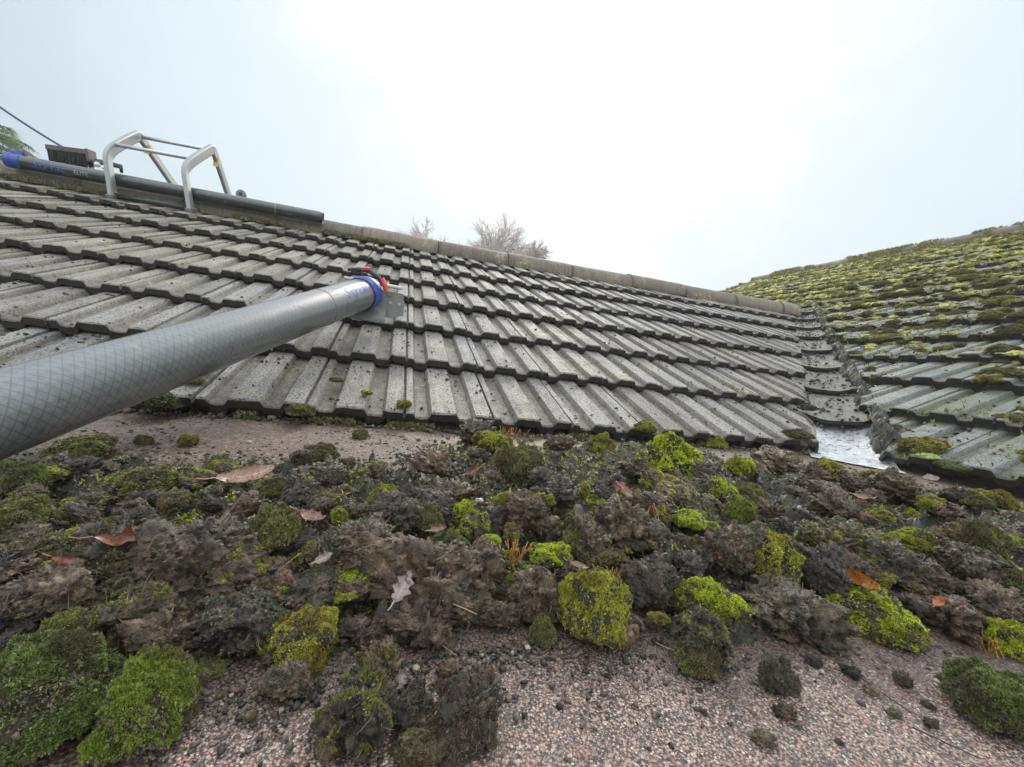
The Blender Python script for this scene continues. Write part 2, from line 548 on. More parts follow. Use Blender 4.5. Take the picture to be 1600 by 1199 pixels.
M_NEEDLE = simple('conifer_needles', (0.13, 0.205, 0.055), 0.7, var=0.5, scale=3)
M_BARK = simple('brown_bark', (0.10, 0.075, 0.055), 0.9, var=0.4, scale=6)
M_STRAW = simple('pale_straw', (0.36, 0.26, 0.13), 0.6, var=0.35, scale=60)
M_ROOT = simple('brown_root', (0.13, 0.075, 0.04), 0.7, var=0.5, scale=60)
M_DARKTWIG = simple('black_wet_twig', (0.03, 0.025, 0.022), 0.5, var=0.4, scale=80)


def m_leaf(name, col, vein):
    m, b = new_mat(name)
    co = b.n('ShaderNodeTexCoord').outputs['Object']
    n = b.noise(co, 130.0, 5, 0.65)
    c = b.mix(b.ramp(n, [(0.3, 0), (0.7, 1)]), tuple(x * 0.55 for x in col), tuple(min(1, x * 1.35) for x in col))
    c = b.mix(b.math('MULTIPLY', attr(b, 'vein'), 0.7), c, vein)
    c = b.mix(b.ramp(b.noise(co, 300.0, 4, 0.7), [(0.54, 0), (0.64, 0.85)]), c, (0.035, 0.024, 0.018))
    finish(b, c, 0.34, bump=n, bstr=0.4, bdist=0.001, spec=0.5)
    return m


LEAF = {
    'tan': m_leaf('pink_tan_leaf', (0.21, 0.11, 0.07), (0.42, 0.26, 0.2)),
    'red': m_leaf('red_brown_leaf', (0.15, 0.042, 0.018), (0.22, 0.085, 0.04)),
    'orange': m_leaf('amber_leaf', (0.33, 0.105, 0.014), (0.22, 0.07, 0.015)),
    'brown': m_leaf('dull_brown_leaf', (0.17, 0.085, 0.055), (0.24, 0.14, 0.1)),
    'grey': m_leaf('grey_pink_leaf', (0.22, 0.165, 0.145), (0.32, 0.25, 0.22)),
}


def m_pole(name, base, grid, rough, cell, gk):
    """woven tube: two families of spiral lines; uses the arc and length attributes of the tube"""
    m, b = new_mat(name)
    co = b.n('ShaderNodeTexCoord').outputs['Object']
    arc, ln = attr(b, 'arc'), attr(b, 'len')
    masks = []
    for sgn in (1, -1):
        t = b.math('MULTIPLY_ADD', arc, sgn * 0.8, ln)
        fr = b.math('FRACT', b.math('DIVIDE', t, cell))
        d = b.math('ABSOLUTE', b.math('SUBTRACT', fr, 0.5))
        masks.append(b.ramp(d, [(0.0, 1), (0.045, 1), (0.10, 0)]))
    mk = b.math('MAXIMUM', masks[0], masks[1])
    par = b.math('PINGPONG', b.math('ADD', b.math('FLOOR', b.math('DIVIDE', b.math('MULTIPLY_ADD', arc, 0.8, ln), cell)), b.math('FLOOR', b.math('DIVIDE', b.math('MULTIPLY_ADD', arc, -0.8, ln), cell))), 1.0)
    n = b.noise(co, 40.0, 5, 0.6)
    c = b.mix(n, tuple(x * 0.8 for x in base), tuple(x * 1.2 for x in base))
    c = b.mix(b.math('MULTIPLY', par, 0.22), c, tuple(x * 0.45 for x in base))
    c = b.mix(b.math('MULTIPLY', mk, gk), c, grid)
    # dried splashes and small scuffs
    c = b.mix(b.ramp(b.noise(co, 26.0, 6, 0.75), [(0.60, 0), (0.70, 0.5)]), c, (0.24, 0.225, 0.20))
    finish(b, c, b.math('MULTIPLY_ADD', n, 0.25, rough - 0.1), bump=mk, bstr=0.12, bdist=0.0004, spec=0.6, coat=0.5)
    return m


M_CARBON = m_pole('grey_woven_carbon', (0.125, 0.128, 0.125), (0.026, 0.026, 0.028), 0.28, 0.0125, 0.5)
M_CARBON2 = m_pole('black_carbon_tube', (0.017, 0.021, 0.021), (0.008, 0.009, 0.009), 0.32, 0.012, 0.3)

# ------------------------------------------------------------------ the main planes of the place
TW = 0.200                                    # tile cover width
G1 = 0.2878                                   # course gauge, main roof
PIT = math.radians(25)
X0, Y0, Z0 = 0.03397, 0.96021, -0.10607       # a tile joint on the eave line
EX = np.array([1.0, 0, 0])
ES = np.array([0, math.cos(PIT), math.sin(PIT)])
EN = np.array([0, -math.sin(PIT), math.cos(PIT)])
O1 = np.array([X0, Y0, Z0])

A2 = math.radians(5.0)
TP2 = 0.425
U2 = np.array([math.cos(A2), math.sin(A2), 0])
FX = -np.array([-math.sin(A2), math.cos(A2), 0])     # course direction of the side roof (towards the camera)
FS = U2 + np.array([0, 0, TP2])
FS = FS / np.linalg.norm(FS)
FN = np.cross(FX, FS)
if FN[2] < 0:
    FN = -FN
O2 = np.array([1.31, Y0, Z0])
G2 = 0.31
D2 = 5.62                                       # slope length up to the side roof's ridge

FELT_Y, FELT_Z, FELT_S = 0.965, -0.146, 0.05


def felt_z(x, y):
    return FELT_Z + FELT_S * (y - FELT_Y)


def plane_hit(px, py, n, Q):
    d = ray(px, py)
    return d * ((n @ Q) / (n @ d))


def on_main(px, py, h=0.0):
    return plane_hit(px, py, EN, O1 + EN * h)


def on_side(px, py, h=0.0):
    return plane_hit(px, py, FN, O2 + FN * h)


def on_felt(px, py, h=0.0):
    return plane_hit(px, py, np.array([0, -FELT_S, 1]), np.array([0, FELT_Y, FELT_Z + h]))


def at_y(px, py, y):
    d = ray(px, py)
    return d * (y / d[1])


def depth(P):
    return float(R[2] @ np.asarray(P))


def left_edge(y):                               # x of the main roof's cut edge along the valley
    return 1.216 + 1.028 * (y - 0.961)


VK = (math.tan(PIT) - TP2 * math.sin(A2)) / (TP2 * math.cos(A2))


def valley_x(y):                                # x of the valley's centre line
    return O2[0] + VK * (y - Y0)


# ------------------------------------------------------------------ roof tiles
PROF = [(0.000, -0.011), (0.013, -0.011), (0.018, -0.003), (0.055, -0.0025), (0.094, -0.003), (0.124, -0.0135), (0.19, -0.0145), (0.262, -0.0135),
        (0.298, 0.000), (0.36, 0.0006), (0.44, 0.0), (0.51, 0.0006), (0.575, 0.0), (0.612, -0.0135), (0.69, -0.0145), (0.764, -0.0135), (0.797, 0.0), (0.86, 0.0006), (0.92, 0.0), (0.984, -0.0006), (0.990, -0.011), (1.000, -0.011)]


def tiles(O, ex, es, en, cols, rows, gauge, seed, clip=None, lift=0.030, thick=0.019, rough=1.0, keep=None):
    rg = np.random.default_rng(seed)
    pu = np.array([p[0] for p in PROF]) * TW
    ph = np.array([p[1] for p in PROF])
    n = len(pu)
    ts = np.array([0.0, 0.005, 0.10, 0.17, 0.24, 0.32])
    m = len(ts)
    Vs, Q, At, off = [], [], {'rnd': [], 'tail': [], 'low': []}, 0
    gf = grid_faces(m, n)
    tf = grid_faces(3, n)
    for r in rows:
        rowlift = rg.normal(0, 0.0012)
        for c in cols:
            if keep is not None and not keep(O + ex * ((c + 0.5) * TW) + es * (r * gauge + 0.1)):
                continue
            slide = rg.normal(0, 0.0022)
            yaw = rg.normal(0, 0.004)
            dl = rg.normal(0, 0.0014) + rowlift
            tw = rg.normal(0, 0.006)
            tt = np.repeat(ts[:, None], n, 1)
            uu = np.repeat(pu[None, :], m, 0)
            hh = np.repeat(ph[None, :], m, 0) - lift * tt / gauge
            hh[0] -= 0.0035
            chip = rg.normal(0, 0.0010, n) - np.where(rg.random(n) < 0.06, rg.random(n) * -0.006, 0)
            tt[0] += chip
            tt[1] += chip * 0.7
            hh += rg.normal(0, 0.0004, hh.shape)
            hh += dl + tw * (uu - TW / 2)
            # butt end: top edge, bottom edge, return of the underside
            bt = np.stack([tt[0] + 0.0003, tt[0] + 0.003 + rg.normal(0, 0.0008, n), tt[0] + 0.07])
            bh = np.stack([hh[0] - 0.0002, hh[0] - thick + rg.normal(0, 0.0012, n) * rough, hh[0] - thick - 0.001])
            bu = np.repeat(pu[None, :], 3, 0)
            U = np.concatenate([uu.ravel(), bu.ravel()])
            T = np.concatenate([tt.ravel(), bt.ravel()])
            H = np.concatenate([hh.ravel(), bh.ravel()])
            T = T + slide + yaw * (U - TW / 2)
            P = O + ex * (c * TW + U)[:, None] + es * (r * gauge + T)[:, None] + en * H[:, None]
            Vs.append(P)
            Q.append(gf + off)
            Q.append(tf + off + m * n)
            k = len(P)
            At['rnd'].append(np.full(k, rg.random()))
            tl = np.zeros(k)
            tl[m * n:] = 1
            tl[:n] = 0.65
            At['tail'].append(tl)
            At['low'].append(np.concatenate([np.repeat((ph < -0.008)[None, :], m, 0).ravel().astype(float), np.zeros(3 * n)]))
            off += k
    V = np.concatenate(Vs)
    if clip is not None:
        V = clip(V)
    return V, np.concatenate(Q), {k: np.concatenate(v) for k, v in At.items()}


RY = Y0 + 6.95 * G1 * math.cos(PIT)             # ridge line of the main roof


def clip_main(V):
    e = left_edge(V[:, 1]) + 0.006 * perlin(V * 40)
    over = V[:, 0] - e
    m = over > 0
    V[m, 0] = e[m]
    V[m, 2] -= np.minimum(over[m] * 0.8, 0.05)
    return V


def right_edge(y):                              # x of the side roof's cut edge along the valley
    y = np.minimum(y, 2 * RY - y)                # beyond the main ridge the rear valley runs down again
    return valley_x(y) + 0.115


def clip_side(V):
    e = right_edge(V[:, 1]) + 0.012 * perlin(V * 25)
    over = e - V[:, 0]
    m = over > 0
    V[m, 0] = e[m]
    V[m, 2] -= np.minimum(over[m] * 0.8, 0.05)
    return V


RZ = 0.785                                      # top of its ridge caps
GZ = -2.9

house = thing('tiled_house', 'house with bare grey tiled roof between felt roof and mossy side roof', 'house', (0, RY, GZ))
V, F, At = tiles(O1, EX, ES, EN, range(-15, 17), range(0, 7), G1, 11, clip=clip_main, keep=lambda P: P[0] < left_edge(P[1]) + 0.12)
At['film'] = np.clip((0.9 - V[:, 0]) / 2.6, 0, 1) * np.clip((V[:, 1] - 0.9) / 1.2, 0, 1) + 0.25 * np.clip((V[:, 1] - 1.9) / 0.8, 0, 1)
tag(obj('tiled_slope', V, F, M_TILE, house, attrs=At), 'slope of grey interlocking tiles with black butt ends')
# far slope
V2, F2, At2 = tiles(np.array([3.4, 2 * RY - Y0, Z0]), -EX, ES * np.array([1, -1, 1]), EN * np.array([1, -1, 1]), range(0, 32), range(0, 7), G1, 12)
obj('rear_slope', V2, F2, M_TILE, house, attrs=At2)
# ridge caps
CAPX = [-2.93 + 0.4475 * k for k in range(14)]
CR = 0.082
zc = RZ - CR
rg = np.random.default_rng(5)
for k, cx in enumerate(CAPX):
    x1 = cx + 0.445 if k < 13 else 3.06
    x1 = min(x1, 3.06)
    if x1 - cx < 0.05:
        continue
    xs = np.linspace(cx, x1, 12)
    an = np.linspace(math.radians(-14), math.radians(194), 26)
    dz, dy, tilt = rg.normal(0, 0.003), rg.normal(0, 0.003), rg.normal(0, 0.004)
    P = []
    for x in xs:
        tz = tilt * (x - cx - 0.22)
        P.append(np.stack([np.full(26, x), RY + dy + np.cos(an) * CR, zc + dz + tz + np.sin(an) * CR], 1))
    P = np.concatenate(P)
    P[:, 1:] += 0.0016 * np.stack([perlin(P * 30), perlin(P * 30 + 9)], 1)
    Fq = grid_faces(12, 26)
    # end rings give the cap its thickness
    inner = P.copy()
    inner[:, 1] = RY + dy + (P[:, 1] - RY - dy) * 0.84
    inner[:, 2] = zc + dz + (P[:, 2] - zc - dz) * 0.84
    e0 = np.arange(26)
    n0 = len(P)
    rings = []
    for base in (0, 11 * 26):
        rings.append(np.stack([base + e0[:-1], base + e0[1:], n0 + base + e0[1:], n0 + base + e0[:-1]], 1))
    VV = np.concatenate([P, inner])
    at = {'rnd': np.full(len(VV), rg.random()), 'tail': np.zeros(len(VV)), 'low': np.zeros(len(VV))}
    obj('ridge_cap', VV, [np.concatenate([Fq] + rings)], M_RIDGE, house, attrs=at, smooth=True)
# mortar bed under the caps
n = 420
xs = np.linspace(-2.95, 3.06, n)
yy = np.linspace(-0.105, 0.105, 12)
P = np.array([[x, RY + y, 0.0] for x in xs for y in yy])
P[:, 2] = 0.705 - 0.10 * (np.abs(P[:, 1] - RY) / 0.105) ** 2 + 0.012 * fbm(P * 60, 3)
obj('mortar_bed', P, grid_faces(n, 12), M_MORTAR, house, smooth=False)
# eave board, walls
Vb, Fb = box((0.0, Y0 + 0.075, -0.148), (3.0, 0, 0), (0, 0.012, 0), (0, 0, 0.035))
Vb[:, 0] = np.where(Vb[:, 0] > 0, 1.24, -3.0)
obj('fascia_board', Vb, Fb, M_WOOD, house)
Vw, Fw = box((0, 0, 0), (1, 0, 0), (0, 1, 0), (0, 0, 1))
Vw = np.stack([np.where(Vw[:, 0] > 0, 1.24, -2.9), np.where(Vw[:, 1] > 0, 2 * RY - Y0 - 0.3, Y0 + 0.30), np.where(Vw[:, 2] > 0, -0.12, GZ)], 1)
obj('wall', Vw, Fw, M_BRICK, house)

# ------------------------------------------------------------------ side roof
wing = thing('mossy_roof', 'side roof of dark wet tiles overgrown with green and yellow moss', 'roof', (4.0, 3.0, GZ))
colsn = range(-40, 4)
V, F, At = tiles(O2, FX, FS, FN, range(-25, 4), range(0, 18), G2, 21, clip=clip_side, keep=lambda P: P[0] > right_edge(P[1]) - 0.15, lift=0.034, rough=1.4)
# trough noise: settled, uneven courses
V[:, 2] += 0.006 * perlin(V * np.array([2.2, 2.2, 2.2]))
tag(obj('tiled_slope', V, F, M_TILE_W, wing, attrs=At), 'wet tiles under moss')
P0 = O2 + FS * D2
far_end, near_end = P0 - FX * 4.9, P0 + FX * 1.2
for k in range(14):
    a, c = far_end + (near_end - far_end) * (k / 14), far_end + (near_end - far_end) * ((k + 0.985) / 14)
    ax = (c - a) / np.linalg.norm(c - a)
    sd = np.cross(ax, [0, 0, 1])
    an = np.linspace(math.radians(-10), math.radians(190), 18)
    dz = rng.normal(0, 0.006)
    P = np.concatenate([a + ax * (t * np.linalg.norm(c - a)) + np.outer(np.cos(an) * 0.10, sd) + np.outer(np.sin(an) * 0.095 - 0.04 + dz, [0, 0, 1]) for t in np.linspace(0, 1, 8)])
    at = {'rnd': np.full(len(P), rng.random()), 'tail': np.zeros(len(P)), 'low': np.zeros(len(P))}
    obj('ridge_cap', P, grid_faces(8, 18), M_RIDGE, wing, attrs=at, smooth=True)
# rear slope and gable walls close the wing
dn = np.array([FS[0], FS[1], -FS[2]])
sl_ = [far_end, near_end, near_end + dn * 6.0, far_end + dn * 6.0]
obj('rear_slope', sl_, np.array([[0, 1, 2, 3]]), M_TILE_W, wing)
g0 = O2 - FX * 4.9 + FS * 0.2
g1 = O2 + FX * 0.75 + FS * 0.35
top0, top1 = far_end - np.array([0, 0, 0.06]), P0 + FX * 0.75 - np.array([0, 0, 0.06])
gv = [far_end - [0, 0, .05], far_end - [0, 0, .05] - FS * 5.5, np.append((far_end - FS * 5.5)[:2], GZ), np.append((far_end + dn * 5.8)[:2], GZ), far_end + dn * 5.8]
obj('gable_wall', gv, [np.array([[0, 1, 2], [0, 2, 3], [0, 3, 4]])], M_BRICK, wing)

# ------------------------------------------------------------------ valley between the roofs
vdir = np.array([VK, 1.0, math.tan(PIT)])
vdir /= np.linalg.norm(vdir)
vlat = np.cross(vdir, [0, 0, 1])
vlat /= np.linalg.norm(vlat)
vn = np.cross(vlat, vdir)
V0 = np.array([O2[0], Y0, Z0])
valley = thing('roof_valley', 'open valley gutter between the bare roof and the mossy roof', 'roof valley', tuple(V0))


def valley_s(px, py):
    """distance up the valley of the point seen at the pixel"""
    n_ = vn
    P = plane_hit(px, py, n_, V0 - vn * 0.0)
    return (P - V0) @ vdir, (P - V0) @ vlat


vs = [(1309, 656), (1287, 608), (1274, 573), (1265, 546), (1261, 525), (1251, 511), (1245, 498)]
VS = [valley_s(*p) for p in vs]
ss = [0.205, 0.557, 0.921, 1.30, 1.69, 2.013, 2.376]
SP = list(ss)
while SP[-1] < 2.75:
    SP.append(SP[-1] + 0.36)
for k, s in enumerate(SP):
    nn, mm = 17, 11
    a = np.linspace(-1, 1, nn)
    half = 0.105 + 0.004 * rng.normal()
    L = 0.46
    P = []
    tilt = rng.normal(0, 0.01)
    for j in np.linspace(0, 1, mm):
        for q_ in a:
            nose = 0.042 * (abs(q_) ** 3.0) + 0.004 * math.sin(q_ * 7 + k * 2.1)              # rounded lower end
            t = s + nose * (1 - j) ** 2 + L * j + 0.0015 * rng.normal() * (j < .01)
            lat = half * q_ * (1 + 0.16 * (1 - j))
            hgt = 0.018 * (abs(q_) ** 2.0) - 0.006 - 0.030 * j + tilt * q_ * 0.1
            P.append(V0 + vdir * t + vlat * lat + vn * hgt)
    P = np.array(P)
    nose_i = np.arange(nn)
    low = P[nose_i] - vn * 0.014 + vdir * 0.002
    ret = P[nose_i] - vn * 0.020 + vdir * 0.06
    VV = np.concatenate([P, P[nose_i], low, ret])
    base = len(P)
    tf = grid_faces(3, nn) + base
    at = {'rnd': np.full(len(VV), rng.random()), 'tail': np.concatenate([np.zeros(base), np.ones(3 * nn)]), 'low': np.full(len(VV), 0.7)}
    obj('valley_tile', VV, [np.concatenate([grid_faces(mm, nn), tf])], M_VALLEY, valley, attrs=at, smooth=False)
# lead tongue under the lowest valley tile
m_, b_ = new_mat('wet_lead_sheet')
co_ = b_.n('ShaderNodeTexCoord').outputs['Object']
nz_ = b_.noise(co_, 22.0, 6, 0.7)
c_ = b_.mix(b_.ramp(nz_, [(0.4, 0), (0.65, 1)]), (0.40, 0.40, 0.41), (0.58, 0.58, 0.58))
c_ = b_.mix(b_.ramp(b_.noise(co_, 70.0, 5, 0.7), [(0.52, 0), (0.60, 0.85)]), c_, (0.08, 0.062, 0.052))
finish(b_, c_, b_.ramp(nz_, [(0.35, 0.38), (0.7, 0.65)]), bump=nz_, bstr=0.5, bdist=0.01, spec=0.4)
M_LEAD = m_
nn, mm = 26, 34
P = []
for j in np.linspace(0, 1, mm):
    for q_ in np.linspace(-1, 1, nn):
        t = -0.17 + 0.46 * j
        P.append(V0 + vdir * t + vlat * (0.100 * q_ + 0.010) + vn * (0.030 * abs(q_) ** 2.2 - 0.046))
P = np.array(P)
P += vn * (0.004 * perlin(P * 18))[:, None]
fz = felt_z(P[:, 0], P[:, 1]) + 0.004
P[:, 2] = np.maximum(P[:, 2], fz + 0.001 * perlin(P * 30))
obj('lead_sheet', P, grid_faces(mm, nn), M_LEAD, valley, smooth=True)
# crumbly mortar fillet along the mossy side
nn, mm = 520, 18
P = []
for t in np.linspace(0.02, 3.2, nn):
    for q_ in np.linspace(0, 1, mm):
        P.append(V0 + vdir * t + vlat * (0.090 + 0.045 * q_) + vn * (0.012 + 0.022 * math.sin(q_ * math.pi)))
P = np.array(P)
P -= np.outer(0.030 * np.clip(0.3 - fbm(P * 9 + 7, 2) * 3, 0, 1), vn)
P += np.outer(0.020 * fbm(P * 40, 4, billow=True) + 0.012 * fbm(P * 14, 2) + 0.006 * fbm(P * 160, 2), vn) + np.outer(0.018 * fbm(P * 30 + 5, 4), vlat)
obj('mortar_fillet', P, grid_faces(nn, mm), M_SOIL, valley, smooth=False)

# ------------------------------------------------------------------ ground, felt roof
gp = [(-500, -500, GZ), (500, -500, GZ), (500, 500, GZ), (-500, 500, GZ)]
tag(obj('ground', gp, np.array([[0, 1, 2, 3]]), M_GROUND), kind='structure')

# outline of the swept-up heap on the felt, from the front foot and the back foot of the heap
FRONT = [(-40, 1260), (60, 1240), (200, 1150), (300, 1085), (400, 1075), (500, 1052), (620, 1040), (740, 1012), (850, 1002), (940, 1010), (1050, 1035), (1140, 1030), (1220, 1010), (1330, 1005), (1440, 1005), (1540, 1030), (1640, 1060)]
BACK = [(-60, 712), (150, 712), (250, 722), (430, 722), (560, 722), (650, 716), (740, 690), (850, 688), (1000, 700), (1100, 712), (1270, 728), (1400, 752), (1600, 790), (1700, 800)]
fw = np.array([on_felt(*p) for p in FRONT])
bw = np.array([on_felt(*p) for p in BACK])
fa = fw[:, 0] / fw[:, 1]
ba = bw[:, 0] / bw[:, 1]


def heap_bounds(c):
    """near and far foot distance (y) of the heap along the bearing c = x / y"""
    return np.interp(c, fa, fw[:, 1]), np.interp(c, ba, bw[:, 1])


def heap_h(x, y):
    """smooth height of the heap over the felt"""
    x, y = np.asarray(x, float), np.asarray(y, float)
    c = x / np.maximum(y, 0.05)
    y0, y1 = heap_bounds(c)
    t = (y - y0) / (y1 - y0)
    rise = np.clip(t / 0.22, 0, 1)
    fall = np.clip((1 - t) / 0.35, 0, 1)
    rise = rise * rise * (3 - 2 * rise)
    fall = fall * fall * (3 - 2 * fall)
    return 0.040 * rise * (0.22 + 0.78 * np.clip(1 - t, 0, 1) ** 0.9) * fall ** 0.35 * (t < 1.02) * np.clip((3.3 - c) / 0.8, 0, 1)


def heap_mask(x, y):
    c = x / np.maximum(y, 0.05)
    y0, y1 = heap_bounds(c)
    t = (y - y0) / (y1 - y0)
    return np.minimum(np.minimum(t, 1 - t) * (y1 - y0), (3.3 - c) * 0.12)      # metres inside the outline


nx, ny = 240, 200
gx = np.linspace(-0.475, 2.2, nx)
gy = np.linspace(-0.8, 1.07, ny)
P = np.array([[x, y, felt_z(x, y)] for y in gy for x in gx])
P[:, 2] += 0.0022 * perlin(P * np.array([3, 3, 0]) + 4.2)
dm = heap_mask(P[:, 0], P[:, 1])
silt = np.clip(1 + dm / np.where(P[:, 1] > 0.5, 0.14, 0.045), 0, 1) * (P[:, 1] > 0.05) + 0.12 * np.clip((P[:, 0] - 0.12) / 0.25, 0, 1) * (P[:, 1] < 0.4)
far = np.clip((P[:, 1] - 0.42) / 0.25, 0, 1)
felt = obj('felt_roof', P, grid_faces(ny, nx), M_FELT, attrs={'silt': np.clip(silt, 0, 1), 'far': far})
tag(felt, 'flat felt roof of pink grey mineral granules under the swept moss heap', 'flat roof', kind='structure')
Vb, Fb = box((0, 0, 0), (1, 0, 0), (0, 1, 0), (0, 0, 1))
Vb = np.stack([np.where(Vb[:, 0] > 0, 2.2, -0.475), np.where(Vb[:, 1] > 0, 1.06, -0.8), np.where(Vb[:, 2] > 0, -0.24, GZ)], 1)
lean = thing('extension_wall', 'brick wall of the low extension under the felt roof', 'wall', (0.8, 0, GZ))
obj('brickwork', Vb, Fb, M_BRICK, lean)
Vb, Fb = box((-0.465, 0.13, -0.262), (0.012, 0, 0), (0, 0.93, 0), (0, 0, 0.07), 0.1)
obj('edge_board', Vb, Fb, M_WOOD, lean)

# ------------------------------------------------------------------ the heap of soil and moss
nc, nr = 660, 300
cc = np.tan(np.linspace(math.atan(-0.95), math.atan(3.45), nc))
tt = np.linspace(-0.03, 1.03, nr)
Cg, Tg = np.meshgrid(cc, tt)
y0g, y1g = heap_bounds(Cg)
Yg = y0g + (y1g - y0g) * Tg ** 1.25 if False else y0g + (y1g - y0g) * (0.55 * np.clip(Tg, 0, 2) ** 1.6 + 0.45 * Tg)
Xg = Cg * Yg
P = np.stack([Xg.ravel(), Yg.ravel(), np.zeros(Xg.size)], 1)
edge = np.clip(heap_mask(P[:, 0], P[:, 1]) / 0.013, 0, 1)
H = heap_h(P[:, 0], P[:, 1])
q3 = P * np.array([1, 1, 1])
lump = fbm(q3 * 17, 3, 2.2, 0.5, billow=True)
l2 = fbm(q3 * 52 + 3.1, 3, 2.1, 0.55, billow=True)
l3 = fbm(q3 * 150 + 7.7, 3, 2.1, 0.6)
l4 = fbm(q3 * 420 + 1.7, 2, 2.1, 0.6)
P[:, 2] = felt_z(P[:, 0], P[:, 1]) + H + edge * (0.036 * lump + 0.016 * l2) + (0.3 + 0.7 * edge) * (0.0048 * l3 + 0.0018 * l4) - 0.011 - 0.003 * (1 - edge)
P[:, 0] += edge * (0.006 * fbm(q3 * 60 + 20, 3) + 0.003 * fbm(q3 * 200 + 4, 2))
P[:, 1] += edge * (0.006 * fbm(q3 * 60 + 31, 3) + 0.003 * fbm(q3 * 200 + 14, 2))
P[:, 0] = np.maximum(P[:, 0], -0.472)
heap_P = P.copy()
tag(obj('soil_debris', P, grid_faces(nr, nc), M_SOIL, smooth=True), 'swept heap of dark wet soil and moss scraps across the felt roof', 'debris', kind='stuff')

heap_grid = P.reshape(nr, nc, 3)
hn = np.cross(np.gradient(heap_grid, axis=1).reshape(-1, 3), np.gradient(heap_grid, axis=0).reshape(-1, 3))
hn /= np.linalg.norm(hn, axis=1)[:, None] + 1e-12
hn[hn[:, 2] < 0] *= -1
inside = heap_mask(P[:, 0], P[:, 1]) > 0.004


def on_bed(px, py, lift=0.008):
    """first point of the heap (or the felt) seen at the pixel"""
    d = ray(px, py)
    if d[2] > -0.02:
        d[2] = -0.02
    ts = np.concatenate([np.linspace(0.12, 0.9, 600), np.linspace(0.9, 3, 400)])
    Pp = ts[:, None] * d
    g = felt_z(Pp[:, 0], Pp[:, 1]) + heap_h(Pp[:, 0], Pp[:, 1]) + lift * (heap_mask(Pp[:, 0], Pp[:, 1]) > 0.01)
    i = int(np.argmax(Pp[:, 2] < g))
    return Pp[i] if Pp[i, 2] < g[i] else Pp[-1]


# ------------------------------------------------------------------ moss cushions and soil clods
def shoots(base_pts, base_n, size, rg, blades=5, spread=0.75):
    """little stars of narrow leaves standing on the points; returns V, F, rnd"""
    n = len(base_pts)
    size = np.broadcast_to(np.asarray(size, float), (n,))
    rnd = rg.random(n)
    Vs, rr = [], []
    for k in range(blades):
        d = base_n + rg.normal(0, spread, (n, 3))
        d /= np.linalg.norm(d, axis=1)[:, None] + 1e-9
        ln = size * (0.55 + 0.9 * rg.random(n))
        side = np.cross(d, rg.normal(size=(n, 3)))
        side /= np.linalg.norm(side, axis=1)[:, None] + 1e-9
        wd = (size * (0.13 + 0.12 * rg.random(n)))[:, None]
        midp = base_pts + d * (ln * 0.55)[:, None]
        tip = base_pts + d * ln[:, None] + base_n * (0.15 * ln)[:, None]
        Vs.append(np.stack([base_pts - base_n * (size * 0.1)[:, None], midp - side * wd, tip, midp + side * wd], 1))
        rr.append(np.repeat(np.clip(rnd + rg.normal(0, 0.12, n), 0, 1), 4))
    V = np.stack(Vs, 1).reshape(-1, 3)
    F = np.arange(len(V)).reshape(-1, 4)
    r = np.stack([r_.reshape(n, 4) for r_ in rr], 1).reshape(-1)
    return V, F, r


def surface_samples(V, F, n, rg, want=None):
    a, b_, c = V[F[:, 0]], V[F[:, 1]], V[F[:, 2]]
    cr = np.cross(b_ - a, c - a)
    ar = np.linalg.norm(cr, axis=1)
    nr_ = cr / (ar[:, None] + 1e-12)
    w = ar.copy()
    if want is not None:
        w = w * want((a + b_ + c) / 3, nr_)
    i = rg.choice(len(F), n, p=w / w.sum())
    u, v = rg.random(n), rg.random(n)
    f = u + v > 1
    u[f], v[f] = 1 - u[f], 1 - v[f]
    return a[i] + (b_[i] - a[i]) * u[:, None] + (c[i] - a[i]) * v[:, None], nr_[i]


def cushion_shape(seed, sub=5, flat=0.45):
    V, F = ico(sub)
    o = np.array([seed * 3.7, seed * 1.3, seed * 2.1])
    r = 1 + 0.55 * fbm(V * 1.0 + o, 3) + 0.26 * fbm(V * 2.4 + o, 3, billow=True) + 0.12 * fbm(V * 7.0 + o, 2, billow=True) + 0.05 * fbm(V * 17 + o, 2)
    V = V * r[:, None]
    V[:, 2] = np.where(V[:, 2] < 0, V[:, 2] * flat, V[:, 2])
    return V, F


def clod_shape(seed, sub=6):
    V, F = ico(sub)
    o = np.array([seed * 5.1, seed * 2.3, seed * 4.7])
    r = 1 + 0.95 * fbm(V * 1.2 + o, 3) + 0.55 * fbm(V * 2.8 + o, 3, billow=True)
    V = V * r[:, None]
    # a broken lump: planes knocked off it
    rg_ = np.random.default_rng(900 + seed)
    for _ in range(4):
        n_ = rg_.normal(size=3)
        n_ /= np.linalg.norm(n_)
        d_ = V @ n_ - rg_.uniform(0.45, 0.85)
        V = V - np.outer(np.maximum(d_, 0) * 0.6, n_)
    W_ = V * np.array([1, 1, 1])
    V = V + 0.09 * np.stack([fbm(W_ * 4 + o, 3), fbm(W_ * 4 + o + 9, 3), fbm(W_ * 4 + o + 18, 3)], 1)
    V = V + 0.06 * np.stack([fbm(W_ * 12 + o, 3), fbm(W_ * 12 + o + 9, 3), fbm(W_ * 12 + o + 18, 3)], 1)
    nrm_ = V / (np.linalg.norm(V, axis=1)[:, None] + 1e-9)
    V = V + nrm_ * (0.060 * fbm(W_ * 9 + o + 3, 3, billow=True) + 0.045 * fbm(W_ * 24 + o, 3, billow=True) + 0.018 * fbm(W_ * 60 + o, 2))[:, None]
    V[:, 2] = np.where(V[:, 2] < 0, V[:, 2] * 0.55, V[:, 2])
    return V, F


_cache = {}


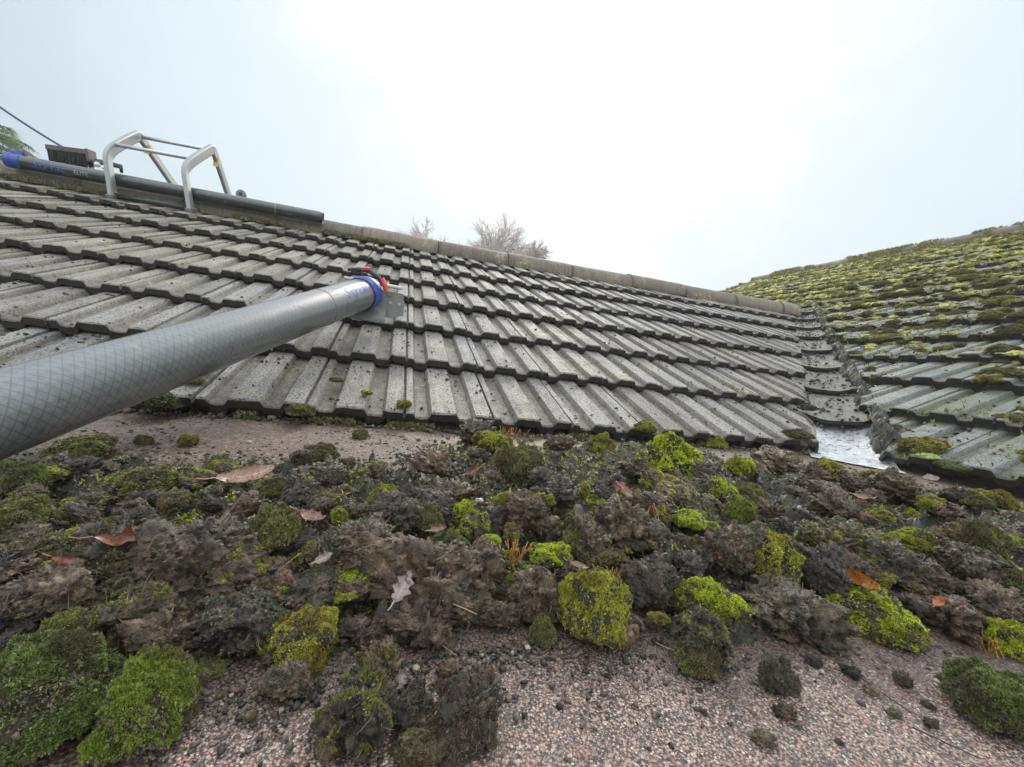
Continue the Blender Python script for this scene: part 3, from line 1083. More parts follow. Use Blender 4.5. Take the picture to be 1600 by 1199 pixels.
def moss_mesh(shape, colour, dens=4200, size=0.085):
    key = ('m', shape, colour, dens)
    if key not in _cache:
        rg = np.random.default_rng(100 + shape)
        V, F = cushion_shape(shape, 5)
        o = shape * 7.7
        bare = lambda c, n_: np.clip((n_[:, 2] + 0.75), 0, 1) * np.clip(0.62 + 2.6 * fbm(c * 1.6 + o, 3), 0.02, 1)
        p, n_ = surface_samples(V, F, dens, rg, bare)
        SV, SF, sr = shoots(p, n_, size, rg)
        nV = len(V)
        p, n_ = surface_samples(V, F, dens // 3, rg)
        DV, DF, dr = shoots(p, n_, size * 0.9, rg)
        p, n_ = surface_samples(V, F, 160, rg)
        iv, if_ = ico(1)
        CV, CF = join([((iv * (1 + 0.3 * rg.normal(size=(len(iv), 1)))) * (0.012 + 0.05 * rg.random() ** 3) + p[a], if_) for a in range(160)])
        _cache[key] = mesh_data('moss_cushion_' + colour, np.concatenate([V * 0.97, CV, SV, DV]), [np.concatenate([F, CF[0] + nV]), np.concatenate([SF, DF + len(SV)]) + nV + len(CV)], [M_MOSSBASE, MOSS[colour], MOSS['dead'], M_CRUMB],
                                attrs={'rnd': np.concatenate([np.zeros(nV), np.repeat(rg.random(160), len(iv)), sr, dr])},
                                mi=np.concatenate([np.zeros(len(F)), np.full(len(CF[0]), 3), np.ones(len(SF)), np.full(len(DF), 2)]))
    return _cache[key]


def clod_mesh(shape, colour=None, dens=1500):
    key = ('c', shape, colour)
    if key not in _cache:
        rg = np.random.default_rng(300 + shape)
        V, F = clod_shape(shape, 5)
        # crumbs, rootlets and small flakes stuck to the clod
        p, n_ = surface_samples(V, F, 1000, rg)
        cr = []
        iv, if_ = ico(2)
        for a in range(1000):
            s = 0.015 + 0.075 * rg.random() ** 3.0
            cr.append(((iv * (1 + 0.30 * rg.normal(size=(len(iv), 1)))) * s * np.array([1, 1, 0.7]) + p[a], if_))
        CV, CF = join(cr)
        nV = len(V)
        Vs, Fs, mi = [V, CV], [F, CF[0] + nV], [np.zeros(len(F) + len(CF[0]))]
        off = nV + len(CV)
        rr = [np.zeros(off)]
        mats = [M_CLOD]
        # rootlets
        hp, hn_ = surface_samples(V, F, 130, rg)
        t = rg.normal(size=(130, 3)) + hn_ * 0.4
        t /= np.linalg.norm(t, axis=1)[:, None]
        ln = 0.15 + 0.45 * rg.random(130)
        sd = np.cross(t, rg.normal(size=(130, 3)))
        sd /= np.linalg.norm(sd, axis=1)[:, None]
        bend = rg.normal(0, 0.12, (130, 3))
        a0, a1, a2 = hp, hp + t * (ln * .5)[:, None] + bend * .5, hp + t * ln[:, None] - bend * 0.3
        w = 0.010
        RV = np.stack([a0 - sd * w, a0 + sd * w, a1 + sd * w, a1 - sd * w, a2 + sd * w * .4, a2 - sd * w * .4], 1).reshape(-1, 3)
        k = np.arange(130)[:, None] * 6
        RF = np.concatenate([k + [[0, 1, 2, 3]], k + [[3, 2, 4, 5]]])
        Vs.append(RV)
        Fs.append(RF + off)
        off += len(RV)
        rr.append(np.zeros(len(RV)))
        mats.append(M_ROOT)
        mi.append(np.ones(len(RF)))
        p, n_ = surface_samples(V, F, 320, rg, lambda c, n2: np.clip(0.02 + 4 * fbm(c * 2.2 + 5 + shape, 3), 0.03, 1))
        DV, DF, dr = shoots(p, n_, 0.055, rg, 3, 1.0)
        Vs.append(DV)
        Fs.append(DF + off)
        off += len(DV)
        rr.append(dr)
        mats.append(MOSS['dead'])
        mi.append(np.full(len(DF), 2))
        if colour:
            o = shape * 3.3
            patch = lambda c, n2: np.clip(n2[:, 2] + 0.5, 0, 1) * np.clip((fbm(c * 1.7 + o, 3) - 0.02) * 6, 0, 1)
            p, n_ = surface_samples(V, F, dens, rg, patch)
            SV, SF, sr = shoots(p, n_, 0.085, rg)
            Vs.append(SV)
            Fs.append(SF + off)
            rr.append(sr)
            mats.append(MOSS[colour])
            mi.append(np.full(len(SF), 3))
        T = [f for f in Fs if f.shape[1] == 3]
        Qd = [f for f in Fs if f.shape[1] == 4]
        _cache[key] = mesh_data('soil_clod', np.concatenate(Vs), [np.concatenate(T), np.concatenate(Qd)], mats, attrs={'rnd': np.concatenate(rr)}, mi=np.concatenate(mi), smooth=True)
    return _cache[key]


def place(name, me, px, base, wpx, hpx, label, cat, group=None, deep=0.85, yaw=None, tilt=None, flat=False, sink=0.12):
    """stand a unit lump on the heap so that its front foot is seen at (px, base); its size comes from the width and height it has there"""
    P = on_felt(px, base) if flat else on_bed(px, base)
    k = depth(P) / FPX
    rx = wpx * k / 2
    ry = rx * deep
    ang = math.atan2(-P[2], math.hypot(P[0], P[1]))
    rz = max((hpx * k - 1.1 * ry * math.sin(ang)) / math.cos(ang) / 1.15, 0.42 * rx)
    rz = min(rz, 1.25 * rx)
    extra = 0.0
    if 'clod' in name and rz < 0.8 * rx:            # broad clods are sunk deeper, not squashed
        extra = (0.8 * rx - rz) * 0.55
        rz = 0.8 * rx
    hd = np.array([P[0], P[1], 0])
    hd /= np.linalg.norm(hd)
    C = P + hd * ry * 0.8
    if flat:
        C[2] = felt_z(C[0], C[1])
    o = link(name, me)
    o.location = C + np.array([0, 0, rz * (0.42 - sink) - extra])
    yw = random.uniform(0, 6.28) if yaw is None else yaw
    # turn the lump before stretching it, so that its wide side faces the camera
    A = math.atan2(hd[0], hd[1])
    M = Matrix.Rotation(-A, 4, 'Z') @ Matrix.Diagonal((rx / 1.08, ry / 1.08, rz / 1.05, 1)) @ Matrix.Rotation(yw, 4, 'Z')
    if tilt:
        M = Matrix.Rotation(-A, 4, 'Z') @ Matrix.Rotation(tilt, 4, 'X') @ Matrix.Rotation(A, 4, 'Z') @ M
    o.matrix_world = Matrix.Translation(o.location) @ M
    tag(o, label, cat, group)
    return o


MOSSES = [  # px, base, width, height, shape, colour, label, on felt
    (222, 1192, 142, 140, 0, 'green', 'large rounded green moss cushion at the bottom left, standing on bare felt', True),
    (66, 1190, 215, 155, 1, 'dark', 'wide dark green moss mat in the bottom left corner', True),
    (470, 1052, 128, 88, 7, 'yellow', 'yellow and olive moss tuft on the heap edge above the mossy bottom clods', False),
    (926, 1014, 116, 104, 6, 'yellow', 'domed yellow green moss cushion at the middle of the heap edge beside a brown leaf', True),
    (1105, 975, 112, 66, 4, 'bright', 'bright moss strip capping a dark clod right of the domed cushion', False),
    (1352, 992, 128, 74, 5, 'bright', 'brightest lime green moss cushion, below the glossy amber leaf', False),
    (1570, 1026, 62, 64, 0, 'bright', 'lime moss tuft with a brown fringe at the right edge', False),
    (1552, 1148, 138, 92, 2, 'dark', 'dark green moss clump alone on the felt in the bottom right corner', True),
    (1044, 752, 104, 66, 1, 'bright', 'big lime green moss cushion close under the tile eave', False),
    (734, 822, 56, 36, 4, 'bright', 'small vivid green moss ball in the middle of the heap', False),
    (1200, 896, 92, 66, 3, 'yellow', 'yellow green moss cushion speckled with soil, left of the amber leaf', False),
    (1428, 858, 62, 34, 5, 'bright', 'low bright moss cushion above and right of the amber leaf', False),
    (1536, 866, 56, 50, 0, 'olive', 'olive and brown moss tuft behind the right end of the heap', False),
    (856, 884, 66, 36, 2, 'bright', 'vivid moss tucked under a dark clod in the heap centre', False),
    (1074, 822, 58, 22, 4, 'bright', 'thin green moss slice on a clod below the big lime cushion', False),
    (222, 778, 100, 50, 3, 'olive', 'olive moss cushion below the grey pole at the left', False),
    (432, 852, 86, 66, 5, 'olive', 'pale olive moss lump left of the heap centre', False),
    (100, 1030, 78, 78, 0, 'olive', 'brownish olive moss lump above the dark mat at the left', False),
    (36, 836, 96, 56, 1, 'olive', 'olive moss lump at the left edge under the pole', False),
    (294, 700, 30, 19, 2, 'yellow', 'small round yellow moss ball alone on brown felt below the pole', True),
    (224, 697, 24, 14, 3, 'olive', 'tiny olive moss ball on brown felt nearest the pole', True),
    (562, 688, 24, 14, 4, 'olive', 'tiny grey green moss ball on brown felt under the eave', True),
    (1372, 768, 76, 34, 5, 'yellow', 'yellow moss pad in front of the lead sheet', False),
    (812, 748, 76, 52, 2, 'olive', 'olive moss lump near the eave, left of the big lime cushion', False),
    (786, 806, 48, 32, 1, 'yellow', 'yellow green moss sprig right of the vivid moss ball', False),
    (910, 778, 26, 46, 0, 'yellow', 'upright sliver of yellow moss beside curled brown leaves', False),
    (336, 866, 76, 32, 4, 'olive', 'flat olive moss pad right of the red brown leaf', False),
    (1592, 936, 50, 46, 3, 'dark', 'dark green moss lump cut by the right edge', False),
    (770, 702, 58, 28, 2, 'yellow', 'orange and yellow moss tuft touching the tile eave', False),
    (1560, 792, 44, 22, 1, 'yellow', 'small yellow moss ball below the lowest mossy tiles', False),
    (1110, 700, 50, 24, 5, 'bright', 'small bright moss knob at the eave, right of the big lime cushion', False),
    (1290, 748, 46, 28, 0, 'yellow', 'yellow moss tuft at the left corner of the lead sheet', False),
    (600, 790, 44, 30, 3, 'yellow', 'yellow brown moss tuft left of the vivid moss ball', False),
    (905, 862, 54, 58, 4, 'olive', 'olive moss hanging on a clod above the domed cushion', False),
    (1170, 780, 46, 24, 2, 'olive', 'grey olive moss pad right of the big lime cushion', False),
    (300, 1065, 90, 40, 5, 'olive', 'low olive moss pad above the large rounded cushion', False),
    (845, 1012, 46, 44, 1, 'olive', 'grey olive moss tuft touching the left of the domed cushion', False),
    (1085, 1062, 66, 46, 0, 'olive', 'olive moss hanging under the dark clod at the heap edge', True),
    (1460, 800, 50, 22, 4, 'yellow', 'flat yellow moss scrap below the brown leaf strip', False),
    (700, 870, 60, 40, 2, 'dark', 'dark green moss patch below the vivid moss ball', False),
    (500, 720, 52, 26, 3, 'olive', 'olive moss tuft on the back edge of the heap', False),
    (940, 704, 40, 24, 1, 'yellow', 'yellow moss tuft under the eave, left of the big lime cushion', False),
    (130, 720, 90, 40, 4, 'olive', 'olive moss rim on the heap directly below the pole', False),
    (30, 760, 60, 44, 5, 'dark', 'dark moss knob at the left edge touching the pole', False),
]
for (px, base, w, h, shp, colr, lab, fl) in MOSSES:
    near = base > 940 and w > 80
    if colr == 'bright':
        place('moss_clump', moss_mesh(shp, colr, 9000 if near else 5000, 0.055 if near else 0.075), px, base, w, h, lab, 'moss', 'moss cushions swept onto the felt roof', flat=fl, sink=0.02 if fl else 0.25)
        continue
    place('moss_clump', moss_mesh(shp, colr, 11000 if near else 4200, 0.052 if near else 0.085), px, base, w, h, lab, 'moss', 'moss cushions swept onto the felt roof', flat=fl, sink=0.02 if fl else 0.25)

CLODS = [  # px, base, width, height, shape, moss colour, label, on felt
    (560, 1190, 130, 140, 0, 'olive', 'dark shaggy moss clod at the bottom, left of the fibrous brown clod', True),
    (718, 1192, 118, 128, 1, 'dead', 'fibrous brown clod at the bottom, right of the shaggy clod', True),
    (1225, 1004, 150, 80, 2, None, 'smooth dark soil clod at the heap edge left of the lime cushion', False),
    (1090, 1046, 96, 110, 3, 'olive', 'tall dark clod under the bright moss strip at the heap edge', True),
    (285, 945, 190, 110, 4, None, 'biggest pile of crumbly black soil, left part of the heap', False),
    (665, 965, 180, 110, 5, None, 'brown fibrous soil clod at the heap centre by the pinkish leaf', False),
    (1015, 950, 86, 74, 0, None, 'dark clod between the domed cushion and the bright strip', False),
    (1282, 930, 92, 76, 1, None, 'black soil clod touching the glossy amber leaf', False),
    (1480, 990, 96, 52, 2, None, 'black soil lump right of the lime cushion', False),
    (840, 970, 90, 80, 3, None, 'dark earth clod behind the domed cushion', False),
    (450, 1102, 74, 50, 4, 'grey', 'small dark clod below the yellow and olive tuft', True),
    (1212, 1090, 62, 86, 5, 'grey', 'loose heap of grey crumbs lying apart on the felt', True),
    (650, 1202, 84, 40, 3, 'olive', 'low mossy clod cut by the bottom edge', True),
    (150, 905, 120, 80, 1, 'olive', 'dark mossy clod below the red brown leaf', False),
    (560, 900, 120, 80, 2, 'grey', 'greyish clod left of the heap centre', False),
    (960, 850, 90, 60, 4, None, 'dark clod above the vivid tucked moss', False),
    (1130, 890, 90, 60, 5, 'grey', 'dark clod left of the speckled moss cushion', False),
    (750, 920, 90, 70, 0, None, 'black clod right of the pinkish leaf', False),
    (380, 1010, 130, 80, 3, 'grey', 'dark clod left of the yellow and olive tuft', False),
    (90, 960, 120, 70, 5, None, 'black soil clod at the left edge above the olive lump', False),
    (740, 672 + 22, 54, 36, 2, None, 'brown clod touching the eave at the middle', False),
    (1210, 735, 60, 36, 0, None, 'dark brown clod by the eave corner', False),
    (1385, 905, 90, 50, 4, 'olive', 'dark clod behind the lime cushion', False),
    (1500, 905, 90, 56, 3, None, 'black clod below the olive and brown tuft', False),
    (610, 830, 90, 56, 1, None, 'dark clod left of the vivid moss ball', False),
    (588, 1096, 78, 66, 7, 'olive', 'mossy crumbly clod just above the shaggy bottom clod', True),
    (512, 1192, 60, 70, 8, 'olive', 'olive side lobe at the left foot of the shaggy bottom clod', True),
    (640, 1150, 70, 56, 6, 'dead', 'low brown clod between the two bottom clods', True),
    (742, 1128, 70, 66, 7, 'dead', 'brown clod above the fibrous bottom clod', True),
]
for (px, base, w, h, shp, colr, lab, fl) in CLODS:
    place('soil_clod', clod_mesh(shp, colr), px, base, w, h, lab, 'soil clod', 'dark soil clods swept onto the felt roof', flat=fl, sink=0.0 if fl else 0.08)

# the unnamed clods that fill the heap
rg = np.random.default_rng(23)
taken = [(m[0], m[1] - m[3] / 2, max(m[2], m[3])) for m in MOSSES + CLODS]
count = 0
for tries in range(6000):
    if count >= 215:
        break
    py = 700 + 340 * rg.random() ** 1.1
    px = rg.uniform(-60, 1660)
    if py < 730 and rg.random() < 0.5:
        continue
    Pq = on_felt(px, py)
    if heap_mask(Pq[0], Pq[1]) < 0.012 or Pq[0] < -0.43:
        continue
    w = (26 + 74 * rg.random() ** 1.6) * (0.55 + 0.55 * (py - 700) / 300)
    if any(math.hypot(px - a, (py - b_) * 1.4) < 0.33 * (c + w) for a, b_, c in taken):
        continue
    taken.append((px, py - w * .25, w * 0.75))
    sh = int(rg.integers(0, 9))
    colr = [None, None, None, 'yellow', None, None, 'olive'][int(rg.integers(0, 7))]
    place('soil_clod', clod_mesh(sh, colr), px, py, w * rg.uniform(0.8, 1.5), w * rg.uniform(0.4, 0.75), 'small dark crumbly clod lying in the swept heap', 'soil clod', 'crumbly filler clods of the heap', sink=0.10, tilt=rg.normal(0, 0.5))
    count += 1
# small tufts of living moss among the soil
count = 0
for tries in range(3000):
    if count >= 70:
        break
    py = 706 + 320 * rg.random() ** 1.2
    px = rg.uniform(-20, 1620)
    Pq = on_felt(px, py)
    if heap_mask(Pq[0], Pq[1]) < 0.012 or Pq[0] < -0.43:
        continue
    if any(math.hypot(px - m[0], (py - m[1] + m[3] / 2) * 1.3) < 0.6 * m[2] for m in MOSSES):
        continue
    w = 16 + 34 * rg.random() ** 1.8
    colr = ['yellow', 'bright', 'yellow', 'olive', 'green'][int(rg.integers(0, 5))]
    nm = {'yellow': 'yellow green', 'bright': 'bright green', 'olive': 'olive', 'green': 'mid green'}[colr]
    place('moss_tuft', moss_mesh(int(rg.integers(0, 6)), colr, 3200, 0.11), px, py, w * rg.uniform(0.9, 1.6), w * rg.uniform(0.5, 0.8), 'small ' + nm + ' moss tuft among the soil clods of the heap', 'moss', 'small ' + nm + ' moss tufts in the heap', sink=0.2)
    count += 1
# a few small soil pellets that rolled onto the bare felt
for px, py, w in [(1410, 1075, 30), (1297 + 152, 1110, 18), (1395, 1125, 20), (1455, 1142, 24), (1190, 1170, 34), (1360, 1090, 22), (1330, 1062, 26), (1270, 1045, 24), (600, 1098, 26), (1500, 1060, 22), (1225, 1128, 30), (700, 1062, 30), (390, 1130, 20), (1310, 1168, 14), (1100, 1120, 12), (950, 1062, 12)]:
    place('soil_pellet', clod_mesh(int(rg.integers(0, 6))), px, py, w, w * 0.7, 'small dark soil pellet lying loose on bare felt', 'soil pellet', 'loose soil pellets on bare felt', flat=True, sink=0.0)

# ------------------------------------------------------------------ fine litter on the heap: crumbs, moss sprigs, fibres
idx = np.where(inside & (heap_P[:, 1] < 1.1) & (heap_P[:, 0] < 1.9))[0]


def litter(n, smin, smax, rg, mask=None):
    pool = idx if mask is None else idx[mask(heap_P[idx])]
    i = rg.choice(pool, n)
    return heap_P[i], hn[i]


rg = np.random.default_rng(31)
iv0, if0 = ico(1)
def crumbs(name, pts, nrm_, sizes, mat, lab, cat, parent=None):
    n = len(pts)
    base = iv0[None] * (1 + 0.28 * rg.normal(size=(n, len(iv0), 1)))
    sc = sizes[:, None, None] * np.stack([rg.uniform(.7, 1.3, n), rg.uniform(.7, 1.3, n), rg.uniform(.5, 1.0, n)], 1)[:, None, :]
    V = base * sc + (pts + nrm_ * (sizes * 0.35)[:, None])[:, None, :]
    F = (np.arange(n)[:, None, None] * len(iv0) + if0[None]).reshape(-1, 3)
    rr_ = np.repeat(np.random.default_rng(n).random(n), len(iv0))
    return tag(obj(name, V.reshape(-1, 3), F, mat, attrs={'rnd': rr_}, smooth=True), lab, cat, kind='stuff')


p_, n_ = litter(30000, 0, 0, rg)
crumbs('soil_crumbs', p_, n_, (0.0004 + 0.0024 * rg.random(len(p_)) ** 3.5) * (0.6 + p_[:, 1] * 1.3), M_CRUMB, 'loose dark crumbs strewn over the swept heap', 'crumbs')
p_, n_ = litter(5200, 0, 0, rg)
iv0, if0 = ico(2)
crumbs('soil_lumps', p_, n_, (0.0009 + 0.0026 * rg.random(len(p_)) ** 2.6) * (0.7 + p_[:, 1] * 1.0), M_CRUMB, 'coarse dark soil lumps strewn over the swept heap', 'crumbs')
iv0, if0 = ico(1)
M_FLECK = simple('glint_flecks', (0.50, 0.44, 0.36), 0.4, var=0.5, scale=400)  # pale colour paints wet glints onto tiny crumbs
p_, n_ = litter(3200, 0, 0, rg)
crumbs('glint_flecks', p_, n_, (0.0003 + 0.0005 * rg.random(len(p_)) ** 2) * (0.6 + p_[:, 1] * 1.3), M_FLECK, 'tiny pale crumbs standing in for wet glints over the heap', 'flecks')
# spill over the felt around the foot of the heap and over the far strip
m = 7500
cx_ = np.tan(rg.uniform(math.atan(-0.8), math.atan(2.2), m))
ya, yb = heap_bounds(cx_)
nearspill = rg.random(m) < 0.62
dist = np.abs(rg.normal(0, 1, m)) ** 1.3
yy_ = np.where(nearspill, ya - 0.022 * dist, yb + 0.07 * dist)
pp = np.stack([cx_ * yy_, yy_, felt_z(cx_ * yy_, yy_) + 0.0], 1)
ok = (yy_ > 0.1) & (yy_ < 0.97) & (pp[:, 0] > -0.46)
pp = pp[ok]
crumbs('soil_spill', pp, np.repeat([[0, 0, 1.0]], len(pp), 0), (0.0003 + 0.0022 * rg.random(len(pp)) ** 5) * (0.6 + pp[:, 1] * 1.3), M_CRUMB, 'fine soil crumbs spilled on bare felt round the heap', 'crumbs')

mk_ = lambda q_: fbm(q_ * np.array([13, 13, 0]) + 3.3, 3) > 0.03
for nm, colr, k, o_ in (('moss_sprigs', 'olive', 6000, 0.0), ('moss_sprigs', 'yellow', 17000, 11.0), ('moss_sprigs', 'grey', 3500, 23.0), ('moss_sprigs', 'bright', 9000, 51.0), ('moss_sprigs', 'dead', 7000, 37.0)):
    mk2 = lambda q_, o_=o_: fbm(q_ * np.array([12, 12, 0]) + 3.3 + o_, 3) > (0.06 if o_ != 37.0 else -0.10)
    p_, n_ = litter(k, 0, 0, rg, mk2)
    # each sprig in three sizes, larger where the heap lies farther off
    V, F, r_ = shoots(p_, n_, 0.0022 + 0.0028 * p_[:, 1], rg, blades=4, spread=0.8)
    tag(obj(nm, V, F, MOSS[colr], attrs={'rnd': r_}), {'olive': 'olive moss sprigs scattered through the heap', 'yellow': 'yellow green moss sprigs scattered through the heap', 'grey': 'grey green moss sprigs scattered through the heap', 'dead': 'dead brown moss fibres scattered through the heap', 'bright': 'bright green moss sprigs scattered through the heap'}[colr], 'moss', kind='stuff')


def fibres(name, n, mat, lmin, lmax, w, lab, seed):
    rg = np.random.default_rng(seed)
    p, nn_ = litter(n, 0, 0, rg)
    t = rg.normal(size=(n, 3)) * np.array([1, 1, 0.35]) + nn_ * 0.25
    t /= np.linalg.norm(t, axis=1)[:, None]
    ln = lmin + (lmax - lmin) * rg.random(n) ** 2
    bend = rg.normal(0, 0.22, (n, 3)) * ln[:, None]
    sd = np.cross(t, rg.normal(size=(n, 3)))
    sd /= np.linalg.norm(sd, axis=1)[:, None]
    up = np.cross(sd, t)
    rings = []
    p = p + nn_ * 0.001
    for k, u in enumerate(np.linspace(0, 1, 5)):
        c = p + t * (ln * u)[:, None] + bend * (u * (1 - u) * 1.6)
        ww = w * (1 - 0.6 * u)
        rings.append(np.stack([c + sd * ww, c - sd * ww * .6 + up * ww, c - sd * ww * .6 - up * ww], 1))
    V = np.stack(rings, 1).reshape(-1, 3)
    base = np.arange(n)[:, None] * 15
    F = []
    for k in range(4):
        for j in range(3):
            F.append(base + np.array([[k * 3 + j, k * 3 + (j + 1) % 3, (k + 1) * 3 + (j + 1) % 3, (k + 1) * 3 + j]]))
    return tag(obj(name, V, np.concatenate(F), mat), lab, 'plant fibres', kind='stuff')


fibres('root_fibres', 1500, M_ROOT, 0.006, 0.028, 0.00028, 'brown rootlets scattered through the heap', 41)
fibres('straw_fibres', 520, M_STRAW, 0.006, 0.03, 0.00030, 'pale straw stalks scattered through the heap', 42)


# ------------------------------------------------------------------ leaves and twigs
def leaf_mesh(L, wd, seed, colr, lobes=0.0, curl=0.8, fold=0.5):
    rg = np.random.default_rng(seed)
    n, m = 28, 13
    u = np.linspace(0, 1, n)
    prof = np.sin(np.pi * np.clip(u * 0.96 + 0.02, 0, 1)) ** 0.8
    prof = prof * (1 - lobes * (0.5 + 0.5 * np.cos(u * 2 * np.pi * 3.5)))
    prof = np.maximum(prof, 0.04)
    v = np.linspace(-1, 1, m)
    x = np.repeat((u - 0.5)[:, None] * L, m, 1)
    y = prof[:, None] * v[None, :] * wd / 2
    jag = 0.07 * rg.normal(size=n)
    y[:, 0] *= 1 + jag
    y[:, -1] *= 1 + 0.07 * rg.normal(size=n)
    th = fold * v[None, :] * prof[:, None]
    z = np.abs(y) * np.tan(np.clip(np.abs(th), 0, 1.1)) * 0.8
    z = z + curl * L * 0.35 * ((u - 0.5) ** 2)[:, None] * 2 + 0.075 * L * perlin(np.stack([x.ravel() / L * 4, y.ravel() / L * 4, np.full(x.size, seed * 1.7)], 1)).reshape(x.shape)
    top = np.stack([x, y, z], -1).reshape(-1, 3)
    bot = top - np.array([0, 0, 0.0004])
    F = grid_faces(n, m)
    k = len(top)
    ring = np.concatenate([np.arange(m), np.arange(1, n) * m + m - 1, (n - 1) * m + np.arange(m - 2, -1, -1), np.arange(n - 2, 0, -1) * m])
    rq = np.stack([ring, np.roll(ring, -1), np.roll(ring, -1) + k, ring + k], 1)
    # stalk
    sv, sf = tube(np.array([top[m // 2], top[m // 2] + [-0.18 * L, 0, 0.02 * L], top[m // 2] + [-0.30 * L, 0.03 * L, 0.06 * L]]), [0.0006, 0.0005, 0.0005], 5)
    vein = np.clip(1 - np.abs(np.repeat(v[None, :], n, 0)) * 5, 0, 1) + np.clip(1 - np.abs(((u[:, None] * 7 - np.abs(v)[None, :] * 1.2) % 1) - 0.5) * 9, 0, 1) * 0.6
    vein = np.clip(vein, 0, 1).ravel()
    at = {'vein': np.concatenate([vein, vein, np.ones(len(sv))])}
    T = [f + 2 * k for f in sf if f.shape[1] == 3]
    Qd = [F, F[:, ::-1] + k, rq] + [f + 2 * k for f in sf if f.shape[1] == 4]
    return mesh_data('leaf', np.concatenate([top, bot, sv]), [np.concatenate(T), np.concatenate(Qd)], LEAF[colr], attrs=at, smooth=True)


LEAVES = [  # px, py, length px, width px, colour, lobes, rotation about z (deg), tilt towards the camera (deg), label
    (384, 748, 100, 46, 'tan', 0.12, 14, 38, 'long pinkish tan curled leaf on the heap under the pole'),
    (206, 850, 112, 40, 'red', 0.35, 4, 30, 'long red brown leaf with ragged edge at the left of the heap'),
    (322, 828, 44, 18, 'red', 0.1, 0, 30, 'short rusty leaf scrap right of the long red brown leaf'),
    (628, 925, 66, 46, 'grey', 0.45, 66, 42, 'pinkish grey lobed leaf at the heap centre'),
    (982, 1000, 58, 36, 'brown', 0.0, 58, 46, 'smooth brown leaf hanging from the domed cushion to the felt'),
    (1334, 912, 80, 34, 'orange', 0.0, -4, 40, 'glossy amber leaf glowing above the lime cushion'),
    (628, 1066, 42, 30, 'grey', 0.25, 62, 44, 'small grey leaf standing beside the shaggy bottom clod'),
    (985, 778, 46, 30, 'tan', 0.2, -30, 44, 'pale tan leaf left of the big lime cushion'),
    (966, 766, 36, 26, 'red', 0.1, 50, 40, 'small curled rust leaf against the upright moss sliver'),
    (486, 812, 56, 34, 'brown', 0.3, -20, 36, 'brown crumpled leaf right of the pale olive lump'),
    (505, 878, 36, 26, 'grey', 0.3, 30, 40, 'grey crumpled leaf scrap left of the greyish clod'),
    (1496, 748, 88, 18, 'tan', 0.0, 8, 24, 'narrow brown leaf strip below the mossy tiles'),
    (1454, 750, 26, 20, 'grey', 0.0, 20, 40, 'pale leaf flake left of the narrow leaf strip'),
    (738, 742, 34, 18, 'red', 0.1, 40, 40, 'rusty leaf flake between the heap and the eave'),
    (1108, 988, 30, 26, 'tan', 0.0, -50, 50, 'rosy leaf piece wedged in the tall dark clod'),
    (1466, 945, 26, 20, 'orange', 0.0, 70, 46, 'small orange leaf piece right of the amber leaf'),
    (1325, 868, 40, 16, 'red', 0.0, -20, 40, 'rust stained leaf scrap above the amber leaf'),
    (104, 885, 50, 24, 'red', 0.1, -28, 34, 'dark red leaf under the long red brown leaf'),
    (905, 888, 40, 14, 'brown', 0.0, -6, 40, 'thin brown leaf above the domed cushion'),
    (1350, 782, 40, 14, 'tan', 0.0, 10, 26, 'pale tan scrap among yellow moss near the lead sheet'),
    (684, 832, 34, 20, 'brown', 0.2, 20, 40, 'dull brown scrap left of the vivid moss ball'),
]
for i, (px, py, Lp, wp, colr, lob, rz, tl, lab) in enumerate(LEAVES):
    P = on_bed(px, py, 0.016)
    k = depth(P) / FPX
    o = link('fallen_leaf', leaf_mesh(Lp * k * 0.76, wp * k * 0.70, 50 + i, colr, lob, curl=1.3 if i % 2 else 0.8, fold=0.9 if i % 3 else 0.6))
    back = P / np.linalg.norm(P)
    A = math.atan2(P[0], P[1])
    o.matrix_world = Matrix.Translation(P - back * (0.016 if i == 0 else 0.009) + np.array([0, 0, 0.002])) @ Matrix.Rotation(-A, 4, 'Z') @ Matrix.Rotation(math.radians(tl), 4, 'X') @ Matrix.Rotation(math.radians(rz), 4, 'Z')
    tag(o, lab, 'leaf', 'fallen leaves on the heap')

TWIGS = [  # points in pixels on the heap, radius m, material, label
    ([(1246, 952), (1270, 964), (1302, 982)], 0.0005, M_STRAW, 'pale straw stalk on the smooth dark clod'),
    ([(690, 950), (715, 958), (744, 972)], 0.0005, M_STRAW, 'bent straw stalk right of the brown fibrous clod'),
    ([(435, 905), (452, 888), (470, 876)], 0.0006, M_ROOT, 'short brown twig left of the grey leaf scrap'),
    ([(1340, 1068), (1380, 1098), (1424, 1128)], 0.0006, M_DARKTWIG, 'thin black twig on the bare felt at the right'),
    ([(1424, 1150), (1470, 1172), (1530, 1200)], 0.0005, M_DARKTWIG, 'thin black twig near the bottom right felt'),
    ([(560, 1050), (556, 1060), (575, 1092)], 0.0004, M_ROOT, 'brown rootlet on the shaggy clod'),
    ([(930, 1008), (945, 1016), (956, 1026)], 0.0004, M_STRAW, 'yellow stalk at the foot of the domed cushion'),
    ([(140, 1036), (150, 1048), (155, 1062)], 0.0004, M_STRAW, 'orange stalk on the dark mat at the left'),
]
for pts, r, mat, lab in TWIGS:
    Pw = np.array([on_bed(*p, 0.016) for p in pts]) + np.array([0, 0, 0.005])
    tq = np.linspace(0, 1, 9)[:, None]
    C = (1 - tq) ** 2 * Pw[0] + 2 * tq * (1 - tq) * Pw[1] + tq ** 2 * Pw[2]
    c0 = C[0].copy()
    o = link('twig', mesh_data('twig', *tube(C - c0, np.linspace(r, r * 0.6, 9), 6), mat, smooth=True))
    o.location = c0
    tag(o, lab, 'twig', 'twigs and stalks on the roof')


